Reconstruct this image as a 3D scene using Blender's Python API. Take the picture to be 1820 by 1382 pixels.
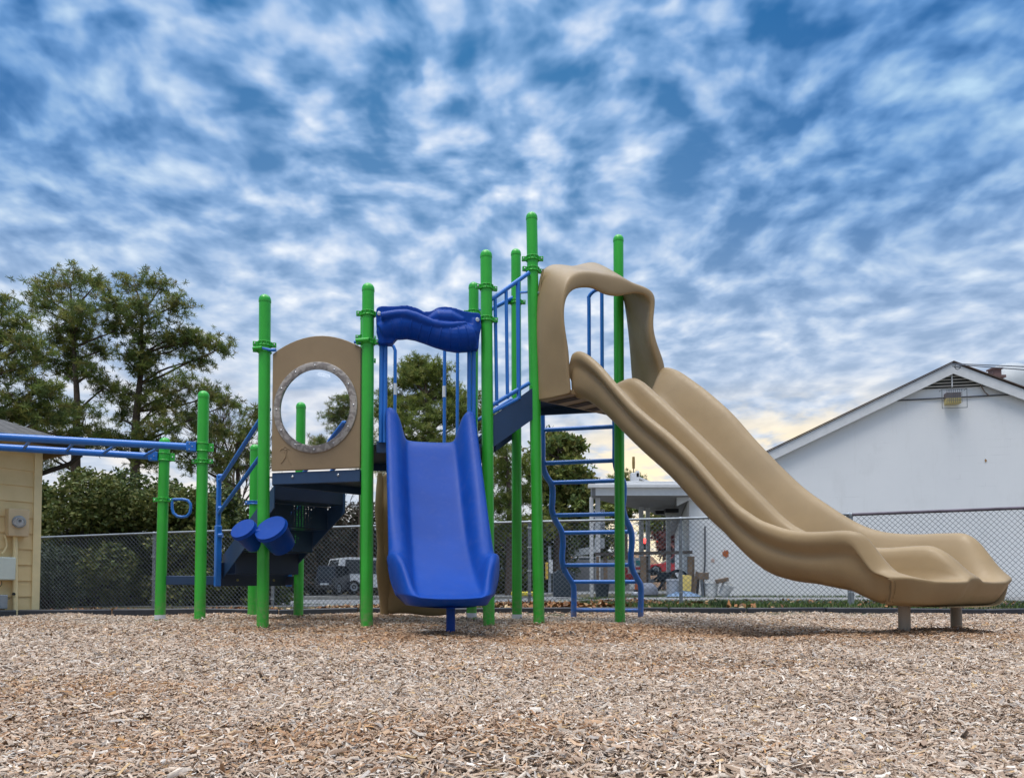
import bpy, bmesh, math, random
import numpy as np
from mathutils import Vector, Matrix
R = math.radians
random.seed(7); RNG = np.random.default_rng(7)
sc = bpy.context.scene
for o in list(bpy.data.objects): bpy.data.objects.remove(o)
COL = sc.collection

# ------------------------------------------------------------ camera
F = 1314.0; CX = 910.0; CY = 996.0; PITCH = R(2.0); CAMZ = 0.44
cam = bpy.data.cameras.new('camera'); cam_o = bpy.data.objects.new('camera', cam); COL.objects.link(cam_o)
cam.sensor_width = 36; cam.lens = F/1820*36
cam.shift_y = (CY-691)/1820
cam.clip_start = 0.05; cam.clip_end = 2000
cam_o.location = (0, 0, CAMZ); cam_o.rotation_euler = (R(90)+PITCH, 0, 0)
sc.camera = cam_o

# ------------------------------------------------------------ sky
SUN_EL = R(70); SUN_AZ = R(215)          # azimuth clockwise from +Y
w = bpy.data.worlds.new("World"); sc.world = w; w.use_nodes = True
nt = w.node_tree; nt.nodes.clear()
def N(t, **k):
    n = nt.nodes.new(t)
    for a, b in k.items(): setattr(n, a, b)
    return n
def L(a, b): nt.links.new(a, b)
def M(op, a, b=None, c=None):
    n = N('ShaderNodeMath', operation=op)
    for i, x in enumerate((a, b, c)):
        if x is None: continue
        if hasattr(x, 'is_output'): L(x, n.inputs[i])
        else: n.inputs[i].default_value = x
    return n.outputs[0]
def VM(op, a, b=None, sc_=None):
    n = N('ShaderNodeVectorMath', operation=op)
    for i, x in enumerate((a, b)):
        if x is None: continue
        if hasattr(x, 'is_output'): L(x, n.inputs[i])
        else: n.inputs[i].default_value = x
    if sc_ is not None:
        if hasattr(sc_, 'is_output'): L(sc_, n.inputs['Scale'])
        else: n.inputs['Scale'].default_value = sc_
    return n.outputs['Value'] if op in ('DOT_PRODUCT', 'LENGTH') else n.outputs['Vector']
def MIX(f, a, b, mode='MIX'):
    n = N('ShaderNodeMix', data_type='RGBA', blend_type=mode)
    for s, x in ((n.inputs[0], f), (n.inputs[6], a), (n.inputs[7], b)):
        if hasattr(x, 'is_output'): L(x, s)
        elif isinstance(x, tuple): s.default_value = (*x, 1)
        else: s.default_value = x
    return n.outputs[2]
def MR(x, a, b, c=0.0, d=1.0, kind='SMOOTHSTEP'):
    n = N('ShaderNodeMapRange', interpolation_type=kind); L(x, n.inputs[0])
    for i, y in enumerate((a, b, c, d)): n.inputs[i+1].default_value = y
    return n.outputs[0]
def NOISE(v, scale, detail=5, rough=.55, dist=0.0, lac=2.0):
    n = N('ShaderNodeTexNoise'); L(v, n.inputs['Vector']); n.inputs['Scale'].default_value = scale
    n.inputs['Detail'].default_value = detail; n.inputs['Roughness'].default_value = rough
    n.inputs['Distortion'].default_value = dist; n.inputs['Lacunarity'].default_value = lac
    return n.outputs['Fac']
tc = N('ShaderNodeTexCoord'); dirv = tc.outputs['Generated']
sep = N('ShaderNodeSeparateXYZ'); L(dirv, sep.inputs[0]); dz = sep.outputs[2]
dzp = M('MAXIMUM', dz, 0.0)
inv = M('DIVIDE', 1.0, M('ADD', dzp, 0.20))
comb = N('ShaderNodeCombineXYZ'); L(M('MULTIPLY', sep.outputs[0], inv), comb.inputs[0]); L(M('MULTIPLY', sep.outputs[1], inv), comb.inputs[1])
pl = comb.outputs[0]
wob = N('ShaderNodeTexNoise'); L(pl, wob.inputs['Vector']); wob.inputs['Scale'].default_value = 2.2; wob.inputs['Detail'].default_value = 2
plw = VM('ADD', pl, VM('SCALE', VM('SUBTRACT', wob.outputs['Color'], (.5, .5, .5)), None, .16))
n1 = NOISE(plw, 11.8, 3.3, .48, .0)           # cells of altocumulus
n2 = NOISE(VM('ADD', plw, (7.3, 2.1, 0)), 2.0, 2, .5, .0)   # wide patches
mp = N('ShaderNodeMapping'); L(plw, mp.inputs[0]); mp.inputs['Rotation'].default_value = (0, 0, R(12)); mp.inputs['Scale'].default_value = (11.0, 5.5, 1)
n4 = NOISE(mp.outputs[0], 1.0, 4, .6, .0)  # drawn-out streaks
n5 = NOISE(plw, 26.0, 3, .55, .0)
v = M('ADD', M('MULTIPLY', n1, .64), M('MULTIPLY', n2, .21))
v = M('ADD', v, M('MULTIPLY', n4, .11)); v = M('ADD', v, M('MULTIPLY', n5, .07))      # mean about .51
bright = M('POWER', MR(v, .495, .675, 0, 1, 'LINEAR'), 1.35)
el = dz
top = MR(el, .02, .60, 0, 1, 'LINEAR')
blue = MIX(top, (.34, .51, .76), (.040, .19, .44))
grey = MIX(top, (.55, .67, .85), (.26, .46, .78))
c1 = MIX(MR(v, .37, .55), blue, grey)
c2 = MIX(bright, c1, MIX(top, (.86, .92, 1.0), (1.0, 1.04, 1.10)))
# darker, bluer side at the right and left top
sx_2 = M('ABSOLUTE', M('SUBTRACT', sep.outputs[0], -.06))
side = M('MULTIPLY', MR(sx_2, .10, .50), MR(el, .22, .50))
c2 = MIX(M('MULTIPLY', side, .80), c2, MIX(1.0, c2, (.38, .62, .82), 'MULTIPLY'))
# pale band and warm glow of the low sun behind the clouds
hz = MR(el, .0, .48, 1, 0)
c3 = MIX(M('MULTIPLY', hz, .54), c2, (.82, .82, .83))
ga = VM('DOT_PRODUCT', dirv, tuple(Vector((.28, .94, .16)).normalized()))
ga2 = VM('DOT_PRODUCT', dirv, tuple(Vector((-.30, .94, .17)).normalized()))
glow = M('MULTIPLY', MR(ga, .955, .995), MR(el, .15, .27, 1, 0))
glow = M('MULTIPLY', glow, MR(NOISE(plw, 5.4, 4), .34, .56))
glow2 = M('MULTIPLY', M('MULTIPLY', MR(ga2, .93, .995), MR(el, .14, .32, 1, 0)), MR(NOISE(plw, 4.1, 3), .42, .60))
c4 = MIX(glow, c3, (1.22, 1.02, .68))
c4 = MIX(M('MULTIPLY', glow2, .6), c4, (1.1, 1.0, .88))
# unseen sky, brightened overhead and dimmed behind the viewer to light the scene
over = MR(el, .66, .86, 1.0, 3.9)
back = MR(sep.outputs[1], .2, -.4, 1.0, .72)
c4 = MIX(MR(el, .66, .86, 0, .75), c4, (.80, .80, .80)); c5 = VM('SCALE', c4, None, M('MULTIPLY', over, back))
sky = N('ShaderNodeTexSky', sky_type='NISHITA'); sky.sun_disc = False; sky.sun_elevation = SUN_EL; sky.sun_rotation = SUN_AZ
b1 = N('ShaderNodeBackground'); L(sky.outputs[0], b1.inputs[0]); b1.inputs[1].default_value = .05
b2 = N('ShaderNodeBackground'); L(c5, b2.inputs[0]); b2.inputs[1].default_value = .78
ad = N('ShaderNodeMixShader'); ad.inputs[0].default_value = .93; L(b1.outputs[0], ad.inputs[1]); L(b2.outputs[0], ad.inputs[2])
wo = N('ShaderNodeOutputWorld'); L(ad.outputs[0], wo.inputs[0])

# ------------------------------------------------------------ sun (soft, through cloud)
sl = bpy.data.lights.new('sun', 'SUN'); sl.energy = 1.5; sl.angle = R(24); sl.color = (1, .94, .86)
so = bpy.data.objects.new('sun', sl); COL.objects.link(so)
sd = Vector((math.sin(SUN_AZ)*math.cos(SUN_EL), math.cos(SUN_AZ)*math.cos(SUN_EL), math.sin(SUN_EL)))
so.rotation_euler = (-sd).to_track_quat('-Z', 'Y').to_euler()
vs = sc.view_settings; vs.view_transform = 'Standard'; vs.look = 'None'; vs.gamma = 1; vs.exposure = 0.42; vs.use_curve_mapping = False
sc.render.engine = 'CYCLES'
sc.cycles.max_bounces = 6; sc.cycles.transparent_max_bounces = 12

# ------------------------------------------------------------ pixel helpers (used while measuring real positions)
cp, sp_ = math.cos(PITCH), math.sin(PITCH)
def ray(u, v):
    dx = (u-CX)/F; dy = (CY-v)/F
    return Vector((dx, cp-dy*sp_, sp_+dy*cp))
def P(u, v, y):
    d = ray(u, v); return Vector((0, 0, CAMZ)) + d*(y/d.y)
def RP(u, v, A, B):
    "point where the sight line meets the upright plane through plan points A, B; and its parameter along AB"
    d = ray(u, v); ax, ay = A[0], A[1]; bx, by = B[0]-A[0], B[1]-A[1]
    det = -d.x*by + d.y*bx
    t = (-ax*by + ay*bx)/det
    s = (d.x*ay - d.y*ax)/det
    return Vector((0, 0, CAMZ)) + d*t, s
def X(u, y): return (u-CX)/F*y

# ------------------------------------------------------------ terrain
def sstep(a, b, x):
    t = np.clip((x-a)/(b-a), 0, 1); return t*t*(3-2*t)
def g(x, y):
    x = np.asarray(x, float); y = np.asarray(y, float)
    base = .020*np.sin(x*1.3+1)*np.sin(y*1.1) + .012*np.sin(x*2.9+y*.7) + .010*np.sin(y*3.7+x*1.9) + .007*np.sin(x*6.1+y*2.3)*np.sin(y*5.2-x)
    def bump(cx, cy, r, h): return h*np.exp(-((x-cx)**2+(y-cy)**2)/r**2)
    inn = base + bump(2.75, 5.75, .75, .05) + bump(3.7, 6.2, .55, .07) + bump(-.5, 6.0, .5, .035) + bump(-3.0, 9.6, 1.0, .03) + bump(-.6, 9.0, .9, .03) - bump(1.7, 6.6, .9, .02) - bump(.2,5.6,.7,.02)
    for px_, py_ in ((-4.43, 9.3), (-3.72, 8.8), (-3.68, 10.4), (-2.72, 8.06), (-2.9, 10.0), (-1.53, 7.78), (-1.79, 9.02), (-.25, 8.0), (-.5, 9.27), (.06, 9.5), (.3, 8.32), (1.35, 9.22), (-.5, 6.02), (3.1, 5.85), (3.86, 6.42)):
        inn = inn + bump(px_, py_, .17, .022)
    lat = sstep(-9, 3, x)
    near = -.09 + .20*lat
    far = -.04 + .20*sstep(-1.0, 3.5, x)
    out = near + (far-near)*sstep(13, 19, y)
    hill = sstep(60, 140, y)*1.2
    k = sstep(11.3, 12.2, y)
    side = sstep(8.5, 11, np.abs(x))
    k = np.maximum(k, side*sstep(9.5,11.5,y))
    return inn*(1-k)*(1-.8*sstep(25,60,y)) + (out)*k + hill
def gz(x, y): return float(g(x, y))

# ------------------------------------------------------------ object helpers
def tag(o, label=None, cat=None, group=None, kind=None):
    if label: o['label'] = label
    if cat: o['category'] = cat
    if group: o['group'] = group
    if kind: o['kind'] = kind
    return o
def wloc(p):
    v = Vector((0, 0, 0))
    while p is not None: v = v + p.location; p = p.parent
    return v
def thing(name, loc, label, cat, group=None):
    o = bpy.data.objects.new(name, None); COL.objects.link(o); o.location = loc; o.empty_display_size = .2
    return tag(o, label, cat, group)
class MB:
    def __init__(s): s.v = []; s.f = []; s.mi = []; s.pc = []
    def add(s, vs, fs, mi=0):
        n = len(s.v); s.pc.append((n, len(vs), len(s.f), len(fs))); s.v += [tuple(a) for a in vs]; s.f += [tuple(i+n for i in f) for f in fs]; s.mi += [mi]*len(fs); return s
    def box(s, c, size, rz=0, mi=0, M4=None):
        x, y, z = size[0]/2, size[1]/2, size[2]/2
        m = Matrix.Translation(c) @ (M4 if M4 is not None else Matrix.Rotation(rz, 4, 'Z'))
        vs = [m @ Vector((a*x, b*y, d*z)) for a in (-1, 1) for b in (-1, 1) for d in (-1, 1)]
        return s.add(vs, [(0, 1, 3, 2), (4, 6, 7, 5), (0, 4, 5, 1), (2, 3, 7, 6), (0, 2, 6, 4), (1, 5, 7, 3)], mi)
    def beam(s, a, b, wd, ht, mi=0):
        "box from a to b, wd wide (horizontal), ht high (vertical)"
        a = Vector(a); b = Vector(b); d = b-a; h = Vector((d.x, d.y, 0)); 
        n = Vector((-h.y, h.x, 0)).normalized()*wd/2 if h.length > 1e-6 else Vector((wd/2, 0, 0))
        up = Vector((0, 0, ht/2))
        if h.length < 1e-6: up = Vector((0, ht/2, 0))
        vs = [p+sx*n+sz*up for p in (a, b) for sx in (-1, 1) for sz in (-1, 1)]
        return s.add(vs, [(0, 1, 3, 2), (4, 6, 7, 5), (0, 4, 5, 1), (2, 3, 7, 6), (0, 2, 6, 4), (1, 5, 7, 3)], mi)
    def plate(s, pts, th, n, mi=0):
        "closed outline pts pushed along n by th"
        pts = [Vector(p) for p in pts]; n = Vector(n).normalized()*th; k = len(pts)
        vs = pts + [p+n for p in pts]
        fs = [tuple(range(k)), tuple(range(2*k-1, k-1, -1))] + [(i, i+k, (i+1) % k+k, (i+1) % k) for i in range(k)]
        return s.add(vs, fs, mi)
    def tube(s, path, r, seg=12, mi=0, cap=True, closed=False, squash=1.0):
        path = [Vector(p) for p in path]; n = len(path)
        rs = r if isinstance(r, (list, tuple)) else [r]*n
        vs = []; prev = None
        for i, p in enumerate(path):
            if closed: t = path[(i+1) % n]-path[i-1]
            else: t = path[min(i+1, n-1)]-path[max(i-1, 0)]
            t.normalize()
            if prev is None:
                a = Vector((0, 0, 1)) if abs(t.z) < .9 else Vector((1, 0, 0))
                x = t.cross(a).normalized()
            else: x = (prev - t*prev.dot(t)).normalized()
            prev = x; y = t.cross(x)
            for k in range(seg):
                an = 2*math.pi*k/seg; vs.append(p + (x*math.cos(an) + y*math.sin(an)*squash)*rs[i])
        fs = []
        m = n if closed else n-1
        for i in range(m):
            j = (i+1) % n
            for k in range(seg):
                k2 = (k+1) % seg; fs.append((i*seg+k, i*seg+k2, j*seg+k2, j*seg+k))
        if cap and not closed: fs += [tuple(range(seg-1, -1, -1)), tuple((n-1)*seg+k for k in range(seg))]
        return s.add(vs, fs, mi)
    def lathe(s, prof, c=(0, 0, 0), axis=None, seg=20, mi=0):
        "prof: list of (radius, height)"
        q = Vector(axis).normalized().to_track_quat('Z', 'X').to_matrix().to_4x4() if axis is not None else Matrix()
        m = Matrix.Translation(c) @ q
        vs = [m @ Vector((r*math.cos(2*math.pi*k/seg), r*math.sin(2*math.pi*k/seg), h)) for r, h in prof for k in range(seg)]
        fs = [(i*seg+k, i*seg+(k+1) % seg, (i+1)*seg+(k+1) % seg, (i+1)*seg+k) for i in range(len(prof)-1) for k in range(seg)]
        fs += [tuple(range(seg-1, -1, -1)), tuple((len(prof)-1)*seg+k for k in range(seg))]
        return s.add(vs, fs, mi)
    def build_each(s, name, mats, parent=None, **k):
        "every shape added becomes an object of its own"
        r = []
        for n, nv, f0, nf in s.pc:
            q = MB(); q.v = s.v[n:n+nv]; q.f = [tuple(i-n for i in f) for f in s.f[f0:f0+nf]]; q.mi = s.mi[f0:f0+nf]
            r.append(q.build(name, mats, parent, **k))
        return r
    def build(s, name, mats, parent=None, smooth=35, bevel=0, subsurf=0):
        me = bpy.data.meshes.new(name); me.from_pydata(s.v, [], s.f); 
        if not isinstance(mats, (list, tuple)): mats = [mats]
        for m in mats: me.materials.append(m)
        if len(mats) > 1: me.polygons.foreach_set('material_index', s.mi)
        if smooth:
            me.polygons.foreach_set('use_smooth', [True]*len(me.polygons))
            if not subsurf: me.set_sharp_from_angle(angle=R(smooth))
        me.update()
        o = bpy.data.objects.new(name, me); COL.objects.link(o)
        if parent is not None:
            o.parent = parent; o.location = -wloc(parent)
        if bevel:
            b = o.modifiers.new('bevel', 'BEVEL'); b.width = bevel; b.segments = 2; b.limit_method = 'ANGLE'; b.angle_limit = R(40)
        if subsurf:
            b = o.modifiers.new('sub', 'SUBSURF'); b.levels = subsurf; b.render_levels = subsurf
        return o
def fix_normals(o):
    bm = bmesh.new(); bm.from_mesh(o.data); bmesh.ops.recalc_face_normals(bm, faces=bm.faces); bm.to_mesh(o.data); bm.free(); return o
def npmesh(name, V, FQ, mats, parent=None, color=None, smooth=False):
    "V (n,3), FQ (m,k) of equal-size faces; color per face (m,3)"
    me = bpy.data.meshes.new(name); n = len(V); m, k = FQ.shape
    me.vertices.add(n); me.vertices.foreach_set('co', V.astype(np.float32).ravel())
    me.loops.add(m*k); me.loops.foreach_set('vertex_index', FQ.astype(np.int32).ravel())
    me.polygons.add(m); me.polygons.foreach_set('loop_start', np.arange(0, m*k, k, dtype=np.int32))
    me.polygons.foreach_set('loop_total', np.full(m, k, np.int32))
    if smooth: me.polygons.foreach_set('use_smooth', np.ones(m, bool))
    me.update(calc_edges=True)
    if color is not None:
        a = me.color_attributes.new('tint', 'FLOAT_COLOR', 'CORNER')
        c = np.repeat(np.concatenate([color, np.ones((m, 1))], 1), k, axis=0)
        a.data.foreach_set('color', c.astype(np.float32).ravel())
    if not isinstance(mats, (list, tuple)): mats = [mats]
    for mm in mats: me.materials.append(mm)
    o = bpy.data.objects.new(name, me); COL.objects.link(o)
    if parent is not None: o.parent = parent; o.location = -wloc(parent)
    return o

# ------------------------------------------------------------ materials
class NT:
    def __init__(s, name):
        s.m = bpy.data.materials.new(name); s.m.use_nodes = True; s.t = s.m.node_tree
        s.b = s.t.nodes['Principled BSDF']; s.o = s.t.nodes['Material Output']
    def n(s, t, **k):
        x = s.t.nodes.new(t)
        for a, b in k.items(): setattr(x, a, b)
        return x
    def l(s, a, b): s.t.links.new(a, b)
    def noise(s, scale, detail=4, rough=.55, coord='Object', vec=None, map_scale=None):
        n = s.n('ShaderNodeTexNoise'); n.inputs['Scale'].default_value = scale; n.inputs['Detail'].default_value = detail; n.inputs['Roughness'].default_value = rough
        if vec is None:
            t = s.n('ShaderNodeTexCoord'); vec = t.outputs[coord]
        if map_scale:
            mp = s.n('ShaderNodeMapping'); s.l(vec, mp.inputs[0]); mp.inputs['Scale'].default_value = map_scale; vec = mp.outputs[0]
        s.l(vec, n.inputs['Vector']); return n.outputs['Fac']
    def ramp(s, f, stops, interp='LINEAR'):
        r = s.n('ShaderNodeValToRGB'); s.l(f, r.inputs[0]); e = r.color_ramp.elements; r.color_ramp.interpolation = interp
        while len(e) < len(stops): e.new(.5)
        for x, (p, c) in zip(e, stops): x.position = p; x.color = (*c, 1) if len(c) == 3 else c
        return r.outputs[0]
    def mix(s, f, a, b, mode='MIX'):
        n = s.n('ShaderNodeMix', data_type='RGBA', blend_type=mode)
        for q, x in ((n.inputs[0], f), (n.inputs[6], a), (n.inputs[7], b)):
            if hasattr(x, 'is_output'): s.l(x, q)
            elif isinstance(x, tuple): q.default_value = (*x, 1)
            else: q.default_value = x
        return n.outputs[2]
    def bump(s, h, strength=.3, dist=.01):
        b = s.n('ShaderNodeBump'); b.inputs['Strength'].default_value = strength; b.inputs['Distance'].default_value = dist
        s.l(h, b.inputs['Height']); s.l(b.outputs[0], s.b.inputs['Normal'])
    def col(s, c):
        if hasattr(c, 'is_output'): s.l(c, s.b.inputs['Base Color'])
        else: s.b.inputs['Base Color'].default_value = (*c, 1)
    def set(s, **k):
        for a, b in k.items(): s.b.inputs[a.replace('_', ' ')].default_value = b
        return s
def simple(name, c, rough=.5, var=.12, scale=6, metal=0, bump=.0, bscale=60, bdist=.003, spec=.5):
    t = NT(name); f = t.noise(scale, 4)
    t.col(t.ramp(f, [(.3, tuple(x*(1-var) for x in c)), (.7, tuple(min(1, x*(1+var)) for x in c))]))
    t.set(Roughness=rough, Metallic=metal); t.b.inputs['Specular IOR Level'].default_value = spec
    if bump: t.bump(t.noise(bscale, 3), bump, bdist)
    return t.m
MT = {}
def painted(name, c, rough=.32):
    t = NT(name)
    f = t.noise(3.5, 6, .6); sm = t.noise(40, 4, .6)
    base = t.ramp(f, [(.3, tuple(x*.88 for x in c)), (.7, tuple(min(1, x*1.1) for x in c))])
    dust = t.ramp(sm, [(.62, (0, 0, 0)), (.80, (1, 1, 1))])
    tcz = t.n('ShaderNodeTexCoord'); sz = t.n('ShaderNodeSeparateXYZ'); t.l(tcz.outputs['Object'], sz.inputs[0])
    mz = t.n('ShaderNodeMapRange'); t.l(sz.outputs[2], mz.inputs[0]); mz.inputs[1].default_value = .0; mz.inputs[2].default_value = .42; mz.inputs[3].default_value = .75; mz.inputs[4].default_value = 0
    mm = t.n('ShaderNodeMath', operation='MULTIPLY'); t.l(mz.outputs[0], mm.inputs[0]); t.l(t.ramp(t.noise(18, 5, .7), [(.42, (0, 0, 0)), (.62, (.8, .8, .8))]), mm.inputs[1])
    sc_ = t.ramp(t.noise(30, 4, .75, map_scale=(1, 1, .12)), [(.66, (0, 0, 0)), (.72, (.30, .30, .30))])
    base = t.mix(sc_, base, tuple(min(1, x*.6+.12) for x in c))
    t.col(t.mix(mm.outputs[0], t.mix(.05, base, (.4, .36, .3)), (.30, .23, .16)))
    r = t.ramp(f, [(.3, (rough*.85,)*3), (.75, (rough*1.3,)*3)]); t.l(r, t.b.inputs['Roughness'])
    t.bump(t.noise(220, 3), .06, .002)
    return t.m
MT['green'] = painted('green_powder_coat', (.018, .44, .024))
MT['blue'] = painted('blue_powder_coat', (.001, .16, .60), .3)
MT['navy'] = painted('navy_coating', (.001, .018, .060), .45)
MT['navyg'] = painted('navy_coating_paler', (.002, .042, .125), .42)  # paler, bluer tone of the navy coating
def plastic(name, c, rough=.38, spec=.4, scuff=.25):
    t = NT(name); t.b.inputs['Specular IOR Level'].default_value = spec
    f = t.noise(2.0, 5, .6); f2 = t.noise(14, 5, .65)
    a = t.ramp(f, [(.3, tuple(x*.9 for x in c)), (.7, tuple(min(1, x*1.1) for x in c))])
    dm = t.ramp(f2, [(.5, (0, 0, 0)), (.85, (.06, .06, .06))])
    a = t.mix(dm, a, (.36, .32, .27))
    s1 = t.ramp(t.noise(9, 6, .8, map_scale=(1, .35, .8)), [(.60, (0, 0, 0)), (.72, (scuff,)*3)]); s2 = t.ramp(t.noise(60, 5, .8, map_scale=(1, .15, .4)), [(.64, (0, 0, 0)), (.70, (scuff,)*3)])
    a = t.mix(s1, a, tuple(x*.78 for x in c)); t.col(t.mix(s2, a, tuple(min(1, x*1.1+.06) for x in c)))
    t.l(t.ramp(f2, [(.3, (rough*.9,)*3), (.8, (rough*1.35,)*3)]), t.b.inputs['Roughness'])
    t.bump(t.noise(420, 2), .10, .0015)
    return t.m
MT['tan'] = plastic('tan_polyethylene', (.330, .232, .120), .40, .35, .40)
MT['tanpanel'] = plastic('tan_panel_plastic', (.29, .205, .115), .5)
MT['slideblue'] = plastic('blue_polyethylene', (.003, .050, .30), .40, .14, .25)
MT['steel'] = simple('zinc_bolt', (.55, .56, .58), .35, metal=.8)
MT['galv'] = simple('galvanised_steel', (.30, .33, .36), .5, .2, 5, metal=.5)
MT['galvdark'] = simple('dull_fence_wire', (.12, .14, .16), .6, .25, 3, metal=.2)
MT['rustrail'] = simple('weathered_fence_rail', (.15, .13, .16), .6, .35, 3, metal=.3)
MT['white'] = simple('white_paint', (.72, .73, .74), .5, .06)
MT['sticker'] = simple('white_sticker', (.75, .76, .78), .5, .04)
t = NT('swirled_grey_plastic')
f = t.noise(7, 5, .6, map_scale=(1, 1, 1)); wv = t.n('ShaderNodeTexWave', wave_type='RINGS'); wv.inputs['Scale'].default_value = 5; wv.inputs['Distortion'].default_value = 14; wv.inputs['Detail'].default_value = 3; wv.inputs['Detail Scale'].default_value = 1.5
tcn = t.n('ShaderNodeTexCoord'); t.l(tcn.outputs['Object'], wv.inputs['Vector'])
t.col(t.ramp(wv.outputs['Fac'], [(.15, (.24, .21, .19)), (.5, (.32, .285, .25)), (.85, (.40, .36, .32))])); t.set(Roughness=.4); MT['swirl'] = t.m
t = NT('clear_bubble'); t.set(Roughness=.03, IOR=1.12); t.b.inputs['Transmission Weight'].default_value = 1.0; t.col((.97, .98, 1)); t.b.inputs['Specular IOR Level'].default_value = .35
f = t.noise(9, 6, .7); t.l(t.ramp(f, [(.5, (.02,)*3), (.8, (.10,)*3)]), t.b.inputs['Roughness']); MT['clear'] = t.m
# perforated steel tread
t = NT('perforated_navy_steel')
vo = t.n('ShaderNodeTexVoronoi', feature='F1'); vo.inputs['Scale'].default_value = 38; vo.inputs['Randomness'].default_value = .15
tcn = t.n('ShaderNodeTexCoord'); t.l(tcn.outputs['Object'], vo.inputs['Vector'])
t.col((.008, .035, .085)); t.set(Roughness=.5)
hole = t.n('ShaderNodeMath', operation='GREATER_THAN'); t.l(vo.outputs['Distance'], hole.inputs[0]); hole.inputs[1].default_value = .30
t.l(hole.outputs[0], t.b.inputs['Alpha']); MT['perf'] = t.m
# ============================================================ ground
t = NT('dirt_and_grass'); f = t.noise(.35, 5); f2 = t.noise(14, 5, .7)
a = t.ramp(f, [(.38, (.085, .062, .035)), (.55, (.055, .068, .022)), (.7, (.075, .058, .03))])
t.col(t.mix(.35, a, t.ramp(f2, [(.3, (.03, .025, .015)), (.7, (.16, .12, .07))]))); t.set(Roughness=.95); t.bump(f2, .6, .03); MT['dirt'] = t.m
def grid(name, xs, ys, zf, mat, off=0.0, kind='structure', label=None, smooth=True):
    gx, gy = np.meshgrid(xs, ys); zz = zf(gx, gy)+off
    V = np.stack([gx, gy, zz], -1).reshape(-1, 3); nx, ny = len(xs), len(ys)
    i = np.arange(nx-1)[None, :] + nx*np.arange(ny-1)[:, None]; i = i.ravel()
    o = npmesh(name, V, np.stack([i, i+1, i+1+nx, i+nx], -1), mat, smooth=smooth); o['kind'] = kind
    if label: o['label'] = label
    return o
xs = np.concatenate([np.linspace(-420, -22, 14), np.arange(-20, 20.1, .5), np.linspace(22, 420, 14)])
ys = np.concatenate([np.arange(-6, 30, .4), np.arange(30, 64, 2), np.linspace(66, 700, 24)])
grid('ground', xs, ys, lambda x, y: g(x, y)-.03*(np.abs(x) < 8.6)*(y < 11.2), MT['dirt'])
# mulch bed under the loose chips
t = NT('wood_mulch'); f = t.noise(26, 6, .7, map_scale=(1, 1.8, 1)); f2 = t.noise(1.1, 4, .6); f3 = t.noise(75, 5, .75, map_scale=(1, 1.7, 1))
a = t.ramp(f3, [(.30, (.07, .042, .026)), (.47, (.22, .15, .10)), (.60, (.36, .27, .20)), (.74, (.55, .46, .38))])
b = t.ramp(f, [(.3, (.55, .5, .45)), (.65, (1, 1, 1))]); c = t.mix(1.0, a, b, 'MULTIPLY')
t.col(t.mix(t.ramp(f2, [(.45, (0, 0, 0)), (.7, (.5, .5, .5))]), c, t.mix(1.0, c, (.85, .62, .42), 'MULTIPLY'))); t.set(Roughness=.95)
t.bump(f3, .9, .02); MT['mulch'] = t.m
BORD = [(-9.2, 9.35), (-7.35, 10.28), (-6.55, 10.95), (-5.2, 11.35), (-1.2, 11.62), (3.2, 11.62), (7.6, 11.45), (10.5, 11.3)]
def bord_y(x): return np.interp(x, [p[0] for p in BORD], [p[1] for p in BORD])
xs = np.arange(-9.2, 9.61, .12); rows = np.linspace(0, 1, 96)
gx = np.repeat(xs[None, :], len(rows), 0); gy = -3 + (bord_y(gx)+.02+3)*rows[:, None]
V = np.stack([gx, gy, g(gx, gy)-.004], -1).reshape(-1, 3); nx, ny = len(xs), len(rows)
i = (np.arange(nx-1)[None, :] + nx*np.arange(ny-1)[:, None]).ravel()
o = npmesh('mulch_bed', V, np.stack([i, i+1, i+1+nx, i+nx], -1), MT['mulch'], smooth=True); o['kind'] = 'structure'
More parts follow.
